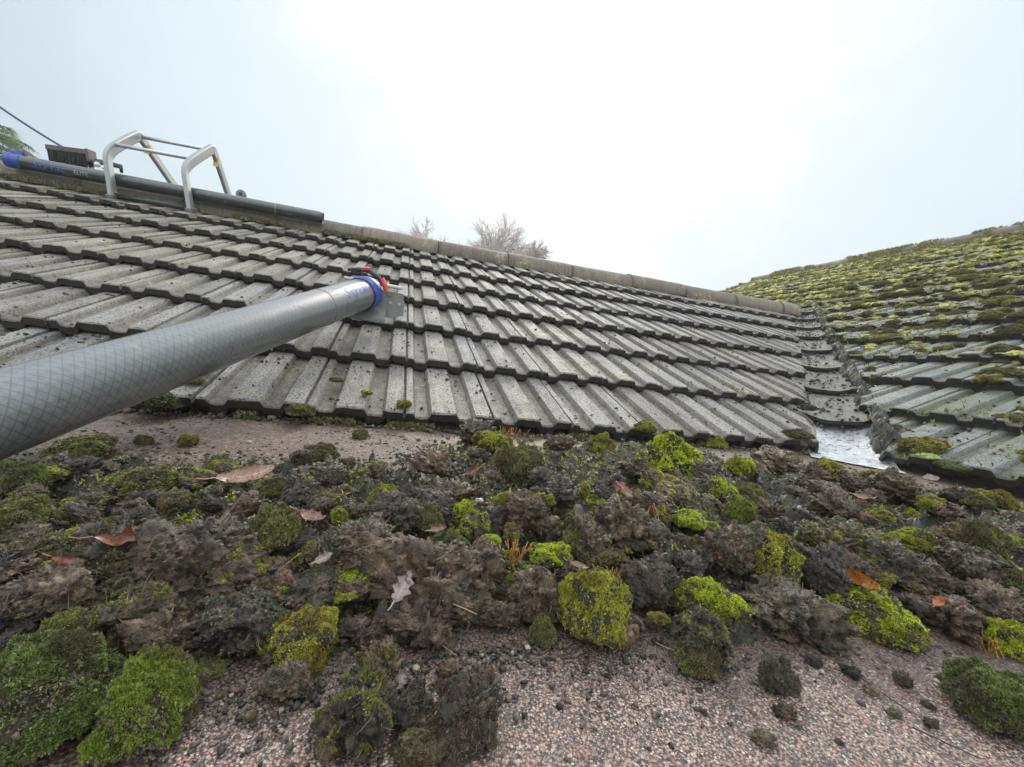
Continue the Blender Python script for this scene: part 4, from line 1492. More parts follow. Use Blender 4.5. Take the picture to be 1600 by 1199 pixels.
# reddish spore stalks that stand in three of the tufts
def stalks(px, py, n, spread, hgt, mat, lab, seed):
    rg = np.random.default_rng(seed)
    P = on_bed(px, py, 0.01)
    k = depth(P) / FPX
    parts = []
    for i in range(n):
        a = P + np.array([rg.normal(0, spread * k), rg.normal(0, spread * k * .5), -0.004])
        top = a + np.array([rg.normal(0, .35), rg.normal(0, .3), 1.0]) * hgt * k * rg.uniform(.7, 1.1)
        mid = (a + top) / 2 + np.array([rg.normal(0, .06), 0, 0]) * hgt * k
        parts.append(tube(np.array([a, mid, top]), [0.0003, 0.0003, 0.0005], 5))
    V, F = join(parts)
    o = obj('spore_stalks', V - P, F, mat)
    o.location = P
    tag(o, lab, 'moss stalks', kind='stuff')


M_STALK = simple('orange_moss_stalk', (0.36, 0.17, 0.04), 0.6, var=0.4, scale=90)
stalks(1000, 820, 26, 16, 34, M_STALK, 'orange spore stalks standing below the big lime cushion', 1)
stalks(795, 692, 22, 10, 26, M_STALK, 'orange spore stalks by the eave', 2)
stalks(958, 905, 16, 10, 26, M_STALK, 'red brown spore stalks above the domed cushion', 3)
stalks(1548, 1018, 30, 12, 30, M_STALK, 'brown fringe of stalks in the tuft at the right edge', 4)
stalks(806, 880, 20, 8, 40, M_STALK, 'rusty stalks left of the vivid tucked moss', 5)

# ------------------------------------------------------------------ bits lying on the tiles
rg = np.random.default_rng(61)
n = 11000
u_ = rg.uniform(-2.6, 3.0, n)
t_ = G1 * 6.7 * rg.random(n) ** 1.35
k_ = np.floor(t_ / G1)
fr = np.where(rg.random(n) < 0.45, 0.72 + 0.26 * rg.random(n), t_ / G1 - k_)     # bits gather under the butt ends
t_ = (k_ + fr) * G1
uf = ((u_ / TW) % 1.0)
ph_ = np.interp(uf, [p[0] for p in PROF], [p[1] for p in PROF])
pp = O1 + u_[:, None] * EX + t_[:, None] * ES + (ph_ - 0.030 * fr + 0.0004)[:, None] * EN
keepm = pp[:, 0] < left_edge(pp[:, 1]) - 0.02
pp = pp[keepm]
crumbs('tile_crumbs', pp, np.repeat(EN[None], len(pp), 0), 0.0007 + 0.0042 * rg.random(len(pp)) ** 4.0, M_CRUMB, 'dark crumbs lying on the grey tiles', 'crumbs')
n = 5200
pp = np.stack([rg.uniform(-0.46, 0.45, n), rg.uniform(0.66, 0.96, n), np.zeros(n)], 1)
pp[:, 2] = felt_z(pp[:, 0], pp[:, 1])
pp = pp[fbm(pp * np.array([11, 11, 0]) + 5.5, 3) > rg.normal(0.05, 0.12, n)]
crumbs('strip_dirt', pp, np.repeat([[0, 0, 1.0]], len(pp), 0), 0.0005 + 0.0024 * rg.random(len(pp)) ** 3.5, M_CRUMB, 'dirt grains on the brown felt strip under the eave', 'dirt')
# wet moss and dirt lining the eave under the butt ends
n = 1500
xx = rg.uniform(-1.0, 1.24, n)
pp = np.stack([xx, Y0 + rg.uniform(-0.012, 0.05, n), np.zeros(n)], 1)
pp[:, 2] = felt_z(pp[:, 0], pp[:, 1]) + 0.001
sz = 0.0015 + 0.006 * rg.random(n) ** 2.5
crumbs('eave_dirt', pp, np.repeat([[0, 0, 1.0]], n, 0), sz, M_CRUMB, 'dark dirt lining the gap under the eave', 'dirt')
n = 5200
xx = rg.uniform(-0.9, 1.24, n)
keepm = fbm(np.stack([xx * 7, xx * 0, xx * 0], 1), 3) > np.where(xx > 0.1, 0.16, 0.0)
xx = xx[keepm]
n = len(xx)
pp = np.stack([xx, Y0 + rg.uniform(-0.006, 0.03, n), np.zeros(n)], 1)
pp[:, 2] = felt_z(pp[:, 0], pp[:, 1]) + 0.012 * rg.random(n)
V, F, r_ = shoots(pp, np.repeat([[0, -0.3, 1.0]], n, 0), 0.0055, rg, 4, 0.7)
tag(obj('eave_moss', V, F, MOSS['olive'], attrs={'rnd': r_}), 'green moss growing along the gap under the eave', 'moss', kind='stuff')

# brown and olive moss along the foot of the left ridge caps
n = 5200
xx = -2.5 + 2.6 * rg.random(n)
pp = np.stack([xx, RY - 0.100 + rg.normal(0, 0.014, n), np.zeros(n)], 1)
pp[:, 2] = Z0 + math.tan(PIT) * (pp[:, 1] - Y0) - 0.006
pp = pp[fbm(pp * np.array([5, 0, 0]) + 1.7, 3) > -0.05]
for colr, part in (('olive', pp[::2]), ('dead', pp[1::2])):
    V, F, r_ = shoots(part, np.repeat([[0, -0.5, 1.0]], len(part), 0), 0.013, rg, 4, 0.7)
    tag(obj('ridge_foot_moss', V, F, MOSS[colr], attrs={'rnd': r_}), {'olive': 'olive moss along the foot of the grey ridge caps', 'dead': 'brown moss along the foot of the grey ridge caps'}[colr], 'moss', kind='stuff')

# small moss growths on the bare roof (butt ends, gaps)
SPOTS = [(300, 596, 26, 'yellow'), (326, 580, 22, 'yellow'), (631, 634, 22, 'yellow'), (573, 616, 16, 'yellow'), (526, 596, 18, 'olive'), (1008, 672, 34, 'yellow'), (1246, 682, 34, 'olive'), (240, 632, 60, 'dark'), (470, 646, 36, 'olive'), (745, 672, 24, 'olive'), (1262, 640, 20, 'grey')]
for px, py, w, colr in SPOTS:
    P = on_main(px, py, 0.0)
    k = depth(P) / FPX
    o = link('moss_growth', moss_mesh(int(rg.integers(0, 6)), colr, 3200, 0.10))
    r = w * k / 2
    o.matrix_world = Matrix.Translation(P + EN * r * 0.05) @ Matrix.Diagonal((r, r, r * 0.6, 1)) @ Matrix.Rotation(rg.uniform(0, 6), 4, 'Z')
    tag(o, 'small moss growth sitting on the lower grey roof tiles', 'moss', 'small moss growths on the grey tiles')

# ------------------------------------------------------------------ moss on the side roof
rg = np.random.default_rng(71)
cand = []
for i in range(90000):
    t = D2 * rg.random() ** 0.85
    a = rg.uniform(-0.6, 4.85)
    r = int(t / G2)
    f = t / G2 - r
    # cushions sit at the laps, some in the channels
    if rg.random() < 0.55:
        f = (rg.normal(0.0, 0.10)) % 1.0
    t = (r + f) * G2
    P = O2 + FS * t - FX * a
    if P[0] < right_edge(P[1]) + 0.03 or t > D2 - 0.05:
        continue
    g = perlin(np.array([[P[0] * 1.3, P[1] * 1.3, 3.0]]))[0] * 0.55 + perlin(np.array([[P[0] * 4, P[1] * 4, 9.0]]))[0] * 0.35
    want = 0.20 + 0.085 * t + g * 1.0 - 0.16 * (P[0] < right_edge(P[1]) + 0.25)
    if rg.random() > max(want, 0.01) * 1.1:
        continue
    uf = ((-a / TW) % 1.0)
    h = np.interp(uf, [p[0] for p in PROF], [p[1] for p in PROF]) - 0.034 * f
    size = 0.012 + 0.032 * rg.random() ** 2.0 + 0.006 * (t / D2)
    cand.append((P + FN * (h + 0.002), size, t, a, g))
    if len(cand) >= 5200:
        break
dist = np.array([np.linalg.norm(c[0]) for c in cand])
sizes_ = np.array([c[1] for c in cand])
order = np.argsort(-(sizes_ / dist))
COLS = ['roof', 'olive', 'yellow', 'roof', 'roof', 'olive', 'roof', 'roof', 'roof']


def moss_lab(t, dark):
    return ('dark green' if dark else 'yellow green')


rest = []
cnt = 0
visible = lambda P: (lambda c: c[2] > 0.1 and -40 < 800 + FPX * c[0] / c[2] < 1640)(R @ P)
for i in order:
    P, size, t, a, g = cand[i]
    colr = COLS[int(rg.integers(0, len(COLS)))]
    if t < 1.3 and rg.random() < 0.5:
        colr = 'olive' if rg.random() < 0.6 else 'dark'
    if cnt < 210 and visible(P):
        o = link('moss_cushion', moss_mesh(int(rg.integers(0, 6)), colr, 3200, 0.10))
        M = Matrix(((FX[0], FS[0], FN[0], P[0]), (FX[1], FS[1], FN[1], P[1]), (FX[2], FS[2], FN[2], P[2]), (0, 0, 0, 1)))
        o.matrix_world = M @ Matrix.Diagonal((size * rg.uniform(.8, 1.5), size * rg.uniform(.5, .9), size * rg.uniform(.35, .6), 1)) @ Matrix.Rotation(rg.uniform(0, 6.28), 4, 'Z')
        nm = {'roof': 'yellow green', 'olive': 'olive', 'yellow': 'golden green', 'dark': 'dark green'}[colr]
        tag(o, nm + ' moss cushion growing on the wet tiles of the mossy side roof', 'moss', nm + ' cushions on the side roof')
        cnt += 1
    else:
        rest.append((P, size, colr))
# everything smaller and farther: one carpet of moss per colour
lowV, lowF = cushion_shape(2, 3)
for colr in ('roof', 'olive', 'yellow', 'dark'):
    parts, rr = [], []
    for P, size, c_ in rest:
        if c_ != colr:
            continue
        th = rg.uniform(0, 6.28)
        q_ = lowV * (1 + 0.12 * rg.normal(size=(len(lowV), 1)))
        q_ = q_[:, [0, 1, 2]] * np.array([rg.uniform(.9, 1.9), rg.uniform(.7, 1.2), rg.uniform(.4, .7)]) * size
        cth, sth = math.cos(th), math.sin(th)
        q_ = np.stack([q_[:, 0], q_[:, 1] , q_[:, 2]], 1)
        parts.append((P + q_[:, :1] * FX + q_[:, 1:2] * FS + q_[:, 2:3] * FN, lowF))
        rr.append(np.clip(rg.random() + rg.normal(0, 0.25, len(lowV)), 0, 1))
    if parts:
        V, F = join(parts)
        tag(obj('moss_carpet', V, F, MOSS[colr], attrs={'rnd': np.concatenate(rr)}), {'roof': 'yellow green', 'olive': 'olive', 'yellow': 'golden green', 'dark': 'dark green'}[colr] + ' moss carpet spread over the upper side roof tiles', 'moss', kind='stuff')
# shaggy sprigs over laps and ridge
n = 42000
t_ = D2 * rg.random(n) ** 0.8
a_ = rg.uniform(-0.6, 4.95, n)
r_i = np.floor(t_ / G2)
f_ = np.where(rg.random(n) < 0.6, np.abs(rg.normal(0, 0.06, n)), t_ / G2 - r_i)
t_ = (r_i + f_) * G2
P = O2 + t_[:, None] * FS - a_[:, None] * FX
gg = fbm(P * np.array([1.6, 1.6, 0]) + 2.0, 3) + 0.045 * t_ + 0.02
h_ = np.interp((-a_ / TW) % 1.0, [p[0] for p in PROF], [p[1] for p in PROF]) - 0.034 * f_
P = P + h_[:, None] * FN
k = (gg > 0.04 + rg.random(n) * 0.35) & (P[:, 0] > right_edge(P[:, 1]) + 0.02)
P = P[k]
V, F, r_ = shoots(P, np.repeat(FN[None], len(P), 0), 0.0035 + 0.0030 * np.linalg.norm(P, axis=1), rg, 4, 0.7)
tag(obj('roof_moss_sprigs', V, F, MOSS['roof'], attrs={'rnd': r_}), 'ragged moss sprigs along the tile laps of the side roof', 'moss', kind='stuff')
n = 8000
a_ = rg.uniform(-0.9, 4.9, n)
an = rg.uniform(-0.1, 3.2, n)
sdv = np.cross(FX, [0, 0, 1])
P = P0 - a_[:, None] * FX + np.outer(np.cos(an) * 0.10, sdv) + np.outer(np.sin(an) * 0.095 - 0.04, [0, 0, 1])
P = P[fbm(P * 2.4, 3) > -0.05]
V, F, r_ = shoots(P, np.repeat([[0, 0, 1.0]], len(P), 0), 0.026, rg, 4, 0.7)
tag(obj('ridge_moss', V, F, MOSS['roof'], attrs={'rnd': r_}), 'yellow moss growing along the ridge of the side roof', 'moss', kind='stuff')
# crumbs in the valley and on the lower side tiles
n = 1600
s_ = rg.uniform(-0.2, 2.9, n)
q_ = np.clip(rg.normal(0, 0.5, n), -1, 1)
pp = V0 + np.outer(s_, vdir) + np.outer(q_ * 0.11, vlat) + np.outer(0.018 * q_ ** 2 - 0.006 - 0.030 * ((s_ - 0.205) % 0.365) / 0.46 + 0.003, vn)
pp = pp[s_ > 0.17]
crumbs('valley_crumbs', pp, np.repeat(vn[None], len(pp), 0), 0.001 + 0.006 * rg.random(len(pp)) ** 3, M_CRUMB, 'dark crumbs lying in the valley tiles', 'crumbs')
n = 2600
t_ = 2.2 * rg.random(n) ** 1.3
a_ = rg.uniform(-0.6, 2.6, n)
f_ = t_ / G2 - np.floor(t_ / G2)
pp = O2 + t_[:, None] * FS - a_[:, None] * FX + (np.interp((-a_ / TW) % 1.0, [p[0] for p in PROF], [p[1] for p in PROF]) - 0.034 * f_)[:, None] * FN
pp = pp[pp[:, 0] > right_edge(pp[:, 1]) + 0.01]
crumbs('side_roof_crumbs', pp, np.repeat(FN[None], len(pp), 0), 0.001 + 0.0065 * rg.random(len(pp)) ** 3, M_CRUMB, 'dark crumbs lying on the mossy roof tiles', 'crumbs')


# ------------------------------------------------------------------ writing
def text_mesh(s, size, shear=0.0):
    cu = bpy.data.curves.new('lettering', 'FONT')
    cu.body = s
    cu.size = size
    cu.shear = shear
    cu.align_x = 'CENTER'
    cu.align_y = 'CENTER'
    cu.resolution_u = 3
    o = bpy.data.objects.new('lettering', cu)
    COL.objects.link(o)
    dg = bpy.context.evaluated_depsgraph_get()
    me = bpy.data.meshes.new_from_object(o.evaluated_get(dg))
    bm = bmesh.new()
    bm.from_mesh(me)
    bmesh.ops.triangulate(bm, faces=list(bm.faces))
    bmesh.ops.subdivide_edges(bm, edges=list(bm.edges), cuts=1)
    bmesh.ops.triangulate(bm, faces=list(bm.faces))
    bm.verts.index_update()
    V = np.array([v.co[:] for v in bm.verts])
    F = np.array([[v.index for v in f.verts] for f in bm.faces])
    bm.free()
    bpy.data.objects.remove(o)
    bpy.data.meshes.remove(me)
    bpy.data.curves.remove(cu)
    return V, F


def pole_frame(A, B):
    """axis, and two directions across; the second points away from the camera as little as possible (towards the viewer)"""
    ax = (B - A) / np.linalg.norm(B - A)
    mid = (A + B) / 2
    tov = -mid - ax * ((-mid) @ ax)
    tov /= np.linalg.norm(tov)
    return ax, np.cross(tov, ax), tov


def pole_tube(A, B, r, seg=60, sides=48, wall=0.12, r2=None):
    ax, sd, tv = pole_frame(A, B)
    L = np.linalg.norm(B - A)
    an = np.linspace(0, 2 * np.pi, sides + 1)          # the seam lies on the hidden side
    V, arc, ln = [], [], []
    rs = np.linspace(r, r if r2 is None else r2, seg)
    for t, rr in zip(np.linspace(0, 1, seg), rs):
        V.append(A + ax * t * L + rr * (np.outer(np.sin(an), sd) - np.outer(np.cos(an), tv)))
        arc.append(an * r)
        ln.append(np.full(sides + 1, t * L))
    V = np.concatenate(V)
    F = grid_faces(seg, sides + 1)
    # wall thickness at both ends, and the bore
    out = [F]
    base = len(V)
    e = []
    for c, s_, rr in ((A, 0, rs[0]), (B, (seg - 1) * (sides + 1), rs[-1])):
        ringi = c + rr * (1 - wall) * (np.outer(np.sin(an), sd) - np.outer(np.cos(an), tv))
        deep = ringi + (ax if s_ == 0 else -ax) * rr * 5
        o0 = base + len(e) * 0
        e.append((ringi, deep, s_))
    for ringi, deep, s_ in e:
        o0 = len(V)
        V = np.concatenate([V, ringi, deep])
        j = np.arange(sides)
        out.append(np.stack([s_ + j, s_ + j + 1, o0 + j + 1, o0 + j], 1))
        out.append(np.stack([o0 + j, o0 + j + 1, o0 + sides + 2 + j, o0 + sides + 1 + j], 1))
        arc += [an * r, an * r]
        ln += [np.zeros(sides + 1), np.zeros(sides + 1)]
    return V, np.concatenate(out), {'arc': np.concatenate(arc), 'len': np.concatenate(ln)}, (ax, sd, tv, L)


def wrap(V, A, fr, r, along, round_, flip=1):
    """lay flat lettering (x along the pole, y round it) on the tube"""
    ax, sd, tv, L = fr
    t = along + V[:, 0] * flip
    an = round_ + V[:, 1] * flip / r
    return A + np.outer(t, ax) + (r + 0.0006) * (np.outer(np.sin(an), sd) + np.outer(np.cos(an), tv))


def ring(A, fr, r, t0, t1, steps, sides=40):
    """collar turned round the pole: steps are (t, extra radius)"""
    ax, sd, tv, L = fr
    P = np.array([A + ax * t for t, _ in steps])
    an = np.linspace(0, 2 * np.pi, sides, endpoint=False)
    V = np.concatenate([p + (r + e) * (np.outer(np.sin(an), sd) + np.outer(np.cos(an), tv)) for p, (_, e) in zip(P, steps)])
    j = np.arange(sides)
    F = np.concatenate([np.stack([k * sides + j, k * sides + (j + 1) % sides, (k + 1) * sides + (j + 1) % sides, (k + 1) * sides + j], 1) for k in range(len(steps) - 1)])
    return V, F


# ------------------------------------------------------------------ the long grey pole with the scraper
PA = ray(0, 647) * 0.47
PB = ray(572, 458) * 1.31
pax = (PB - PA) / np.linalg.norm(PB - PA)
Lfull = (PB[2] - GZ - 0.05) / pax[2]
PG = PB - pax * Lfull
PR = 0.046
sp = thing('scraper_pole', 'long grey carbon pole with metal scraper reaching up the bare roof from the left', 'pole', tuple(PG))
V, F, At, fr = pole_tube(PG, PB, PR, seg=160, sides=72)
obj('tube', V, F, M_CARBON, sp, attrs=At, smooth=True)
ax, sd, tv, L = fr
V, F = ring(PG, fr, PR, 0, 0, [(L - 0.060, 0.0), (L - 0.060, 0.002), (L - 0.040, 0.002), (L - 0.037, 0.0045), (L - 0.012, 0.005), (L - 0.010, 0.0025), (L + 0.010, 0.002), (L + 0.012, -0.030)])
V2, F2 = V, F
obj('collar', V[40 * 2:], np.concatenate([grid_faces(1, 1)] if False else [F[F.min(1) >= 80] - 80]), M_BLUE, sp, smooth=False)
# joint seam and clamp scuff on the tube
V, F = ring(PG, fr, PR, 0, 0, [(L - 0.262, 0.0002), (L - 0.261, 0.0009), (L - 0.2575, 0.0009), (L - 0.2565, 0.0002)])
obj('joint_seam', V, F, M_STEEL, sp, smooth=True)
# print on the tube: reads along the pole
up_ang = 0.5
V, F = text_mesh('ELITE', 0.034)
obj('lettering', wrap(V, PG, fr, PR, L - 0.215, 0.62), F, M_PALEINK, sp)
V, F = text_mesh('SkyVac', 0.044, 0.35)
obj('emblem', wrap(V, PG, fr, PR, L - 0.130, 0.30), F, M_BLUEINK, sp)
# clamp lever on top of the collar
upv = np.array([0, 0, 1.0]) - ax * ax[2]
upv /= np.linalg.norm(upv)
rt = np.cross(ax, upv)
rt = rt if rt[0] > 0 else -rt
C = PB + ax * 0.004 + upv * (PR + 0.012)
pts = np.array([C - rt * 0.055 + upv * 0.006, C - rt * 0.02 + upv * 0.010, C + rt * 0.015 + upv * 0.006, C + rt * 0.040 - upv * 0.010, C + rt * 0.055 - upv * 0.034])
V, F = tube(pts, [0.004, 0.006, 0.007, 0.007, 0.005], 10, sx=0.7)
obj('clamp_lever', V, F, M_BLACK, sp, smooth=True)
V, F = box(C + rt * 0.002 + upv * 0.013, rt * 0.010, ax * 0.008, upv * 0.004, 0.3)
Va, Fa = tube(np.array([C + rt * 0.05 - upv * 0.012, C + rt * 0.058 - upv * 0.030, C + rt * 0.062 - upv * 0.048]), [0.007, 0.008, 0.006], 10)
V, F = join([(V, F), (Va, Fa)])
obj('clamp_pads', V, F, M_RED, sp, smooth=False)
# hinge block, cross rod, scraper blade with a folded lip
HB = PB + ax * 0.045
V, F = tube(np.array([PB - ax * 0.01, HB]), 0.028, 20)
obj('spigot', V, F, M_BLACK, sp, smooth=True)
rodc = PB + ax * 0.040 + upv * 0.036 + rt * 0.020
V, F = tube(np.array([rodc - rt * 0.10 - ax * 0.015, rodc + rt * 0.072 + ax * 0.01 - upv * 0.022]), 0.0055, 12)
obj('cross_rod', V, F, simple('pink_grey_rod', (0.55, 0.46, 0.46), 0.35, metal=0.2, var=0.1), sp, smooth=True)
# blade: stands on the tiles across the slope
bc = on_main(590, 494, 0.022)
bup = (EN * 0.85 + ES * 0.45)
bup /= np.linalg.norm(bup)
bx = EX * 0.995 + np.array([0, 0.0, -0.06])
bx /= np.linalg.norm(bx)
bth = np.cross(bx, bup)
wl, wr, ht = 0.105, 0.078, 0.066
outl = [(-wl, 0.0), (-wl, ht * 0.80), (-wl + 0.02, ht), (wr - 0.012, ht * 1.0), (wr, ht * 0.92), (wr, ht * 0.22), (wr - 0.035, 0.0)]
fr0 = np.array([bc + bx * a + bup * h for a, h in outl])
fr1 = fr0 + bth * 0.003
nn = len(outl)
cen0, cen1 = fr0.mean(0), fr1.mean(0)
VV = np.concatenate([fr0, fr1, [cen0, cen1]])
j = np.arange(nn)
jn = (j + 1) % nn
obj('scraper_blade', VV, [np.concatenate([np.stack([np.full(nn, 2 * nn), j, jn], 1), np.stack([np.full(nn, 2 * nn + 1), nn + jn, nn + j], 1)]), np.stack([j, jn, nn + jn, nn + j], 1)], M_STEEL, sp)
# folded shelf below the pole with a bent right edge
lip = bc - bth * 0.0 if False else bc
fwd_ = -ES
q0 = bc + bx * -0.088 + bup * 0.030 + fwd_ * 0.006
prof = [(0.0, 0.0), (0.004, 0.0015), (0.030, -0.002), (0.052, -0.022), (0.056, -0.030)]
P = []
for xx in np.linspace(0, 0.112, 8):
    for dpt, hh in prof:
        P.append(q0 + bx * xx + fwd_ * dpt * (1.0) + EN * hh)
P = np.array(P)
nl = len(P)
VV = np.concatenate([P, P - EN * 0.003])
gfq = grid_faces(8, 5)
rimi = np.concatenate([np.arange(5), np.arange(1, 8) * 5 + 4, 35 + np.arange(3, -1, -1), np.arange(6, 0, -1) * 5])
obj('folded_shelf', VV, [np.concatenate([gfq, gfq[:, ::-1] + nl, np.stack([rimi, np.roll(rimi, -1), np.roll(rimi, -1) + nl, rimi + nl], 1)])], M_STEEL, sp)
# clamp plate that holds the blade to the spigot
V, F = box(bc + bx * 0.012 + bup * (ht + 0.004) - bth * 0.004, bx * 0.062, bth * 0.006, bup * 0.014, 0.2)
Vb, Fb = tube(np.array([bc + bx * 0.030 + bup * (ht + 0.006) - bth * 0.012, bc + bx * 0.030 + bup * (ht + 0.006) + bth * 0.006]), 0.006, 8)
V, F = join([(V, F), (Vb, Fb)])
obj('clamp_plate', V, F, M_STEEL, sp)
for dx_ in (0.035, 0.062):
    V, F = tube(np.array([bc + bx * dx_ + bup * ht * 0.72 - bth * 0.004, bc + bx * dx_ + bup * ht * 0.72 + bth * 0.006]), 0.0055, 8)
    obj('bolt', V, F, M_ALU, sp)
V, F = tube(np.array([HB - ax * 0.01, bc + bx * -0.01 + bup * (ht * 0.7)]), [0.026, 0.020], 14)
obj('hinge_arm', V, F, M_BLACK, sp, smooth=True)

# ------------------------------------------------------------------ black pole lying along the ridge
PY = RY - 0.108
Q0 = at_y(14, 257, PY)
Q1 = at_y(505, 341, PY)
QR = 0.031
Q0[2] = 0.748 + 0.02
Q1[2] = 0.748 + 0.016
Q0[2] = max(Q0[2], at_y(14, 264, PY)[2])
Q1[2] = max(Q1[2], at_y(505, 343, PY)[2])
rp = thing('ridge_pole', 'black carbon pole with blue collar lying along the ridge under the metal hook frame', 'pole', tuple(Q0))
V, F, At, fr2 = pole_tube(Q0, Q1, QR, seg=60, sides=40)
obj('tube', V, F, M_CARBON2, rp, attrs=At, smooth=True)
L2 = fr2[3]
V, F = ring(Q0, fr2, QR, 0, 0, [(-0.006, -0.010), (-0.006, 0.0025), (0.016, 0.004), (0.018, 0.002), (0.036, 0.002), (0.038, 0.004), (0.052, 0.003), (0.054, 0.0)])
obj('collar', V, F, M_BLUE, rp, smooth=False)
V, F = box(Q0 + fr2[0] * 0.03 + np.array([0, 0, QR + 0.008]), fr2[0] * 0.024, np.array([0, 0.010, 0]), np.array([0, 0, 0.007]), 0.3)
obj('clamp_lever', V, F, M_BLUE, rp)
V, F = text_mesh('SkyVac', 0.046, 0.45)
obj('emblem', wrap(V, Q0, fr2, QR, 0.165, 0.05), F, M_BLUEINK, rp)
V, F = text_mesh('ELITE', 0.025)
obj('lettering', wrap(V, Q0, fr2, QR, 0.295, -0.1), F, M_PALEINK, rp)
V, F = ring(Q0, fr2, QR, 0, 0, [(L2 - 0.242, 0.0), (L2 - 0.24, 0.001), (L2 - 0.236, 0.001), (L2 - 0.234, 0.0)])
obj('joint_seam', V, F, M_STEEL, rp, smooth=True)

# ------------------------------------------------------------------ roof-ladder hook straddling the ridge
LY = RY - 0.168


def tile_top(x, y):
    return Z0 + math.tan(PIT) * (y - Y0)


hx0 = at_y(178, 292, LY)[0]
hx1 = at_y(300, 312, LY)[0]
hk = thing('ladder_hook', 'aluminium roof ladder hook frame of two bent rails straddling the ridge', 'ladder hook', ((hx0 + hx1) / 2, RY, RZ))
Ztop0 = at_y(205, 212, RY - 0.02)[2]
for x0_ in (hx0, hx1):
    base = np.array([x0_, LY, tile_top(0, LY) - 0.002])
    first = x0_ == hx0
    b1 = at_y(*((167, 244) if first else (288, 266)), LY)
    b2 = at_y(*((218, 212) if first else (333, 233)), RY + 0.11)
    b3 = at_y(*((276, 296) if first else (359, 312)), RY + 0.33)
    ctrl = [base, base * 0.5 + b1 * 0.5, b1, b1 * 0.8 + b2 * 0.2 + [0, 0, 0.016], b1 * 0.45 + b2 * 0.55 + [0, 0, 0.012], b2 * 0.96 + b1 * 0.04 + [0, 0, 0.004], b2 * 0.93 + b3 * 0.07 , b2 * 0.5 + b3 * 0.5, b3, b3 + (b3 - b2) * 0.35]
    x2_ = b2[0]
    ctrl = np.array([np.asarray(c, float) for c in ctrl])
    # smooth the bends
    tq = np.linspace(0, len(ctrl) - 1, 90)
    C = np.stack([np.interp(tq, np.arange(len(ctrl)), ctrl[:, k]) for k in range(3)], 1)
    for _ in range(10):
        C[1:-1] = 0.25 * C[:-2] + 0.5 * C[1:-1] + 0.25 * C[2:]
    hw, hd = 0.0105, 0.0255
    c_ = 0.25
    prof = [(-hw, -hd * (1 - c_)), (-hw * (1 - c_), -hd), (hw * (1 - c_), -hd), (hw, -hd * (1 - c_)), (hw, hd * (1 - c_)), (hw * (1 - c_), hd), (-hw * (1 - c_), hd), (-hw, hd * (1 - c_))]
    # keep the wide side of the box section along the bend plane
    Tn = np.gradient(C, axis=0)
    Tn /= np.linalg.norm(Tn, axis=1)[:, None]
    sx_ = np.array([1.0, 0, 0]) - Tn * Tn[:, :1]
    sx_ /= np.linalg.norm(sx_, axis=1)[:, None]
    sy_ = np.cross(Tn, sx_)
    V = np.concatenate([c + np.array([p[0] * sx_[i] + p[1] * sy_[i] for p in prof]) for i, c in enumerate(C)])
    kk = len(prof)
    jj = np.arange(kk)
    F = np.concatenate([np.stack([i * kk + jj, i * kk + (jj + 1) % kk, (i + 1) * kk + (jj + 1) % kk, (i + 1) * kk + jj], 1) for i in range(len(C) - 1)])
    caps_ = np.array([[0, 1, 2, 3], [0, 3, 4, 7], [4, 5, 6, 7]])
    obj('rail', V, [np.concatenate([F, caps_[:, ::-1], caps_ + (len(C) - 1) * kk])], M_ALU, hk)
    V, F = box(C[64] + np.array([0.0, -0.030, -0.006]), np.array([0.012, 0, 0]), np.array([0, 0.002, 0.0008]), np.array([0, 0.003, 0.026]), 0.0)
    obj('sticker', V, F, M_YELLOW, hk)
    V, F = box(C[0] + np.array([0, 0.002, 0.004]), np.array([0.016, 0, 0]), np.array([0, 0.032, 0.012]), np.array([0, -0.004, 0.012]), 0.2)
    obj('foot', V, F, M_STEEL, hk)
for pa_, pb_, yy_ in (((182, 227), (296, 248), LY + 0.05), ((222, 215), (332, 236), RY + 0.095)):
    V, F = tube(np.array([at_y(*pa_, yy_), at_y(*pb_, yy_)]), 0.0095, 14)
    obj('rung', V, F, M_ALUROD, hk, smooth=True)
V, F = tube(np.array([[hx0, LY + 0.006, tile_top(0, LY) + 0.012], [hx1, LY + 0.006, tile_top(0, LY) + 0.012]]), 0.013, 14)
obj('bearing_bar', V, F, M_BLACK, hk, smooth=True)
# little wheel beyond the ridge
wc = at_y(377, 305, RY + 0.06)
an = np.linspace(0, 2 * np.pi, 28, endpoint=False)
V, F = ring(wc + np.array([0, -0.012, 0]), (np.array([0, 1.0, 0]), np.array([1.0, 0, 0]), np.array([0, 0, 1.0]), 1), 0.022, 0, 0, [(0, -0.014), (0, 0), (0.004, 0.004), (0.020, 0.004), (0.024, 0), (0.024, -0.014), (0, -0.014)])
whl = obj('wheel', V, F, M_STEEL, hk, smooth=False)
V, F = tube(np.array([wc + [0, 0.03, 0], wc + [0, -0.02, 0]]), 0.008, 10)
obj('hub', V, F, M_RUBBER, whl)
V, F = tube(np.array([wc + [0, 0.02, 0], wc + [-0.05, 0.05, -0.06], [hx1 + 0.03, RY + 0.20, wc[2] - 0.09]]), 0.007, 8)
obj('axle_arm', V, F, M_ALU, hk, smooth=True)

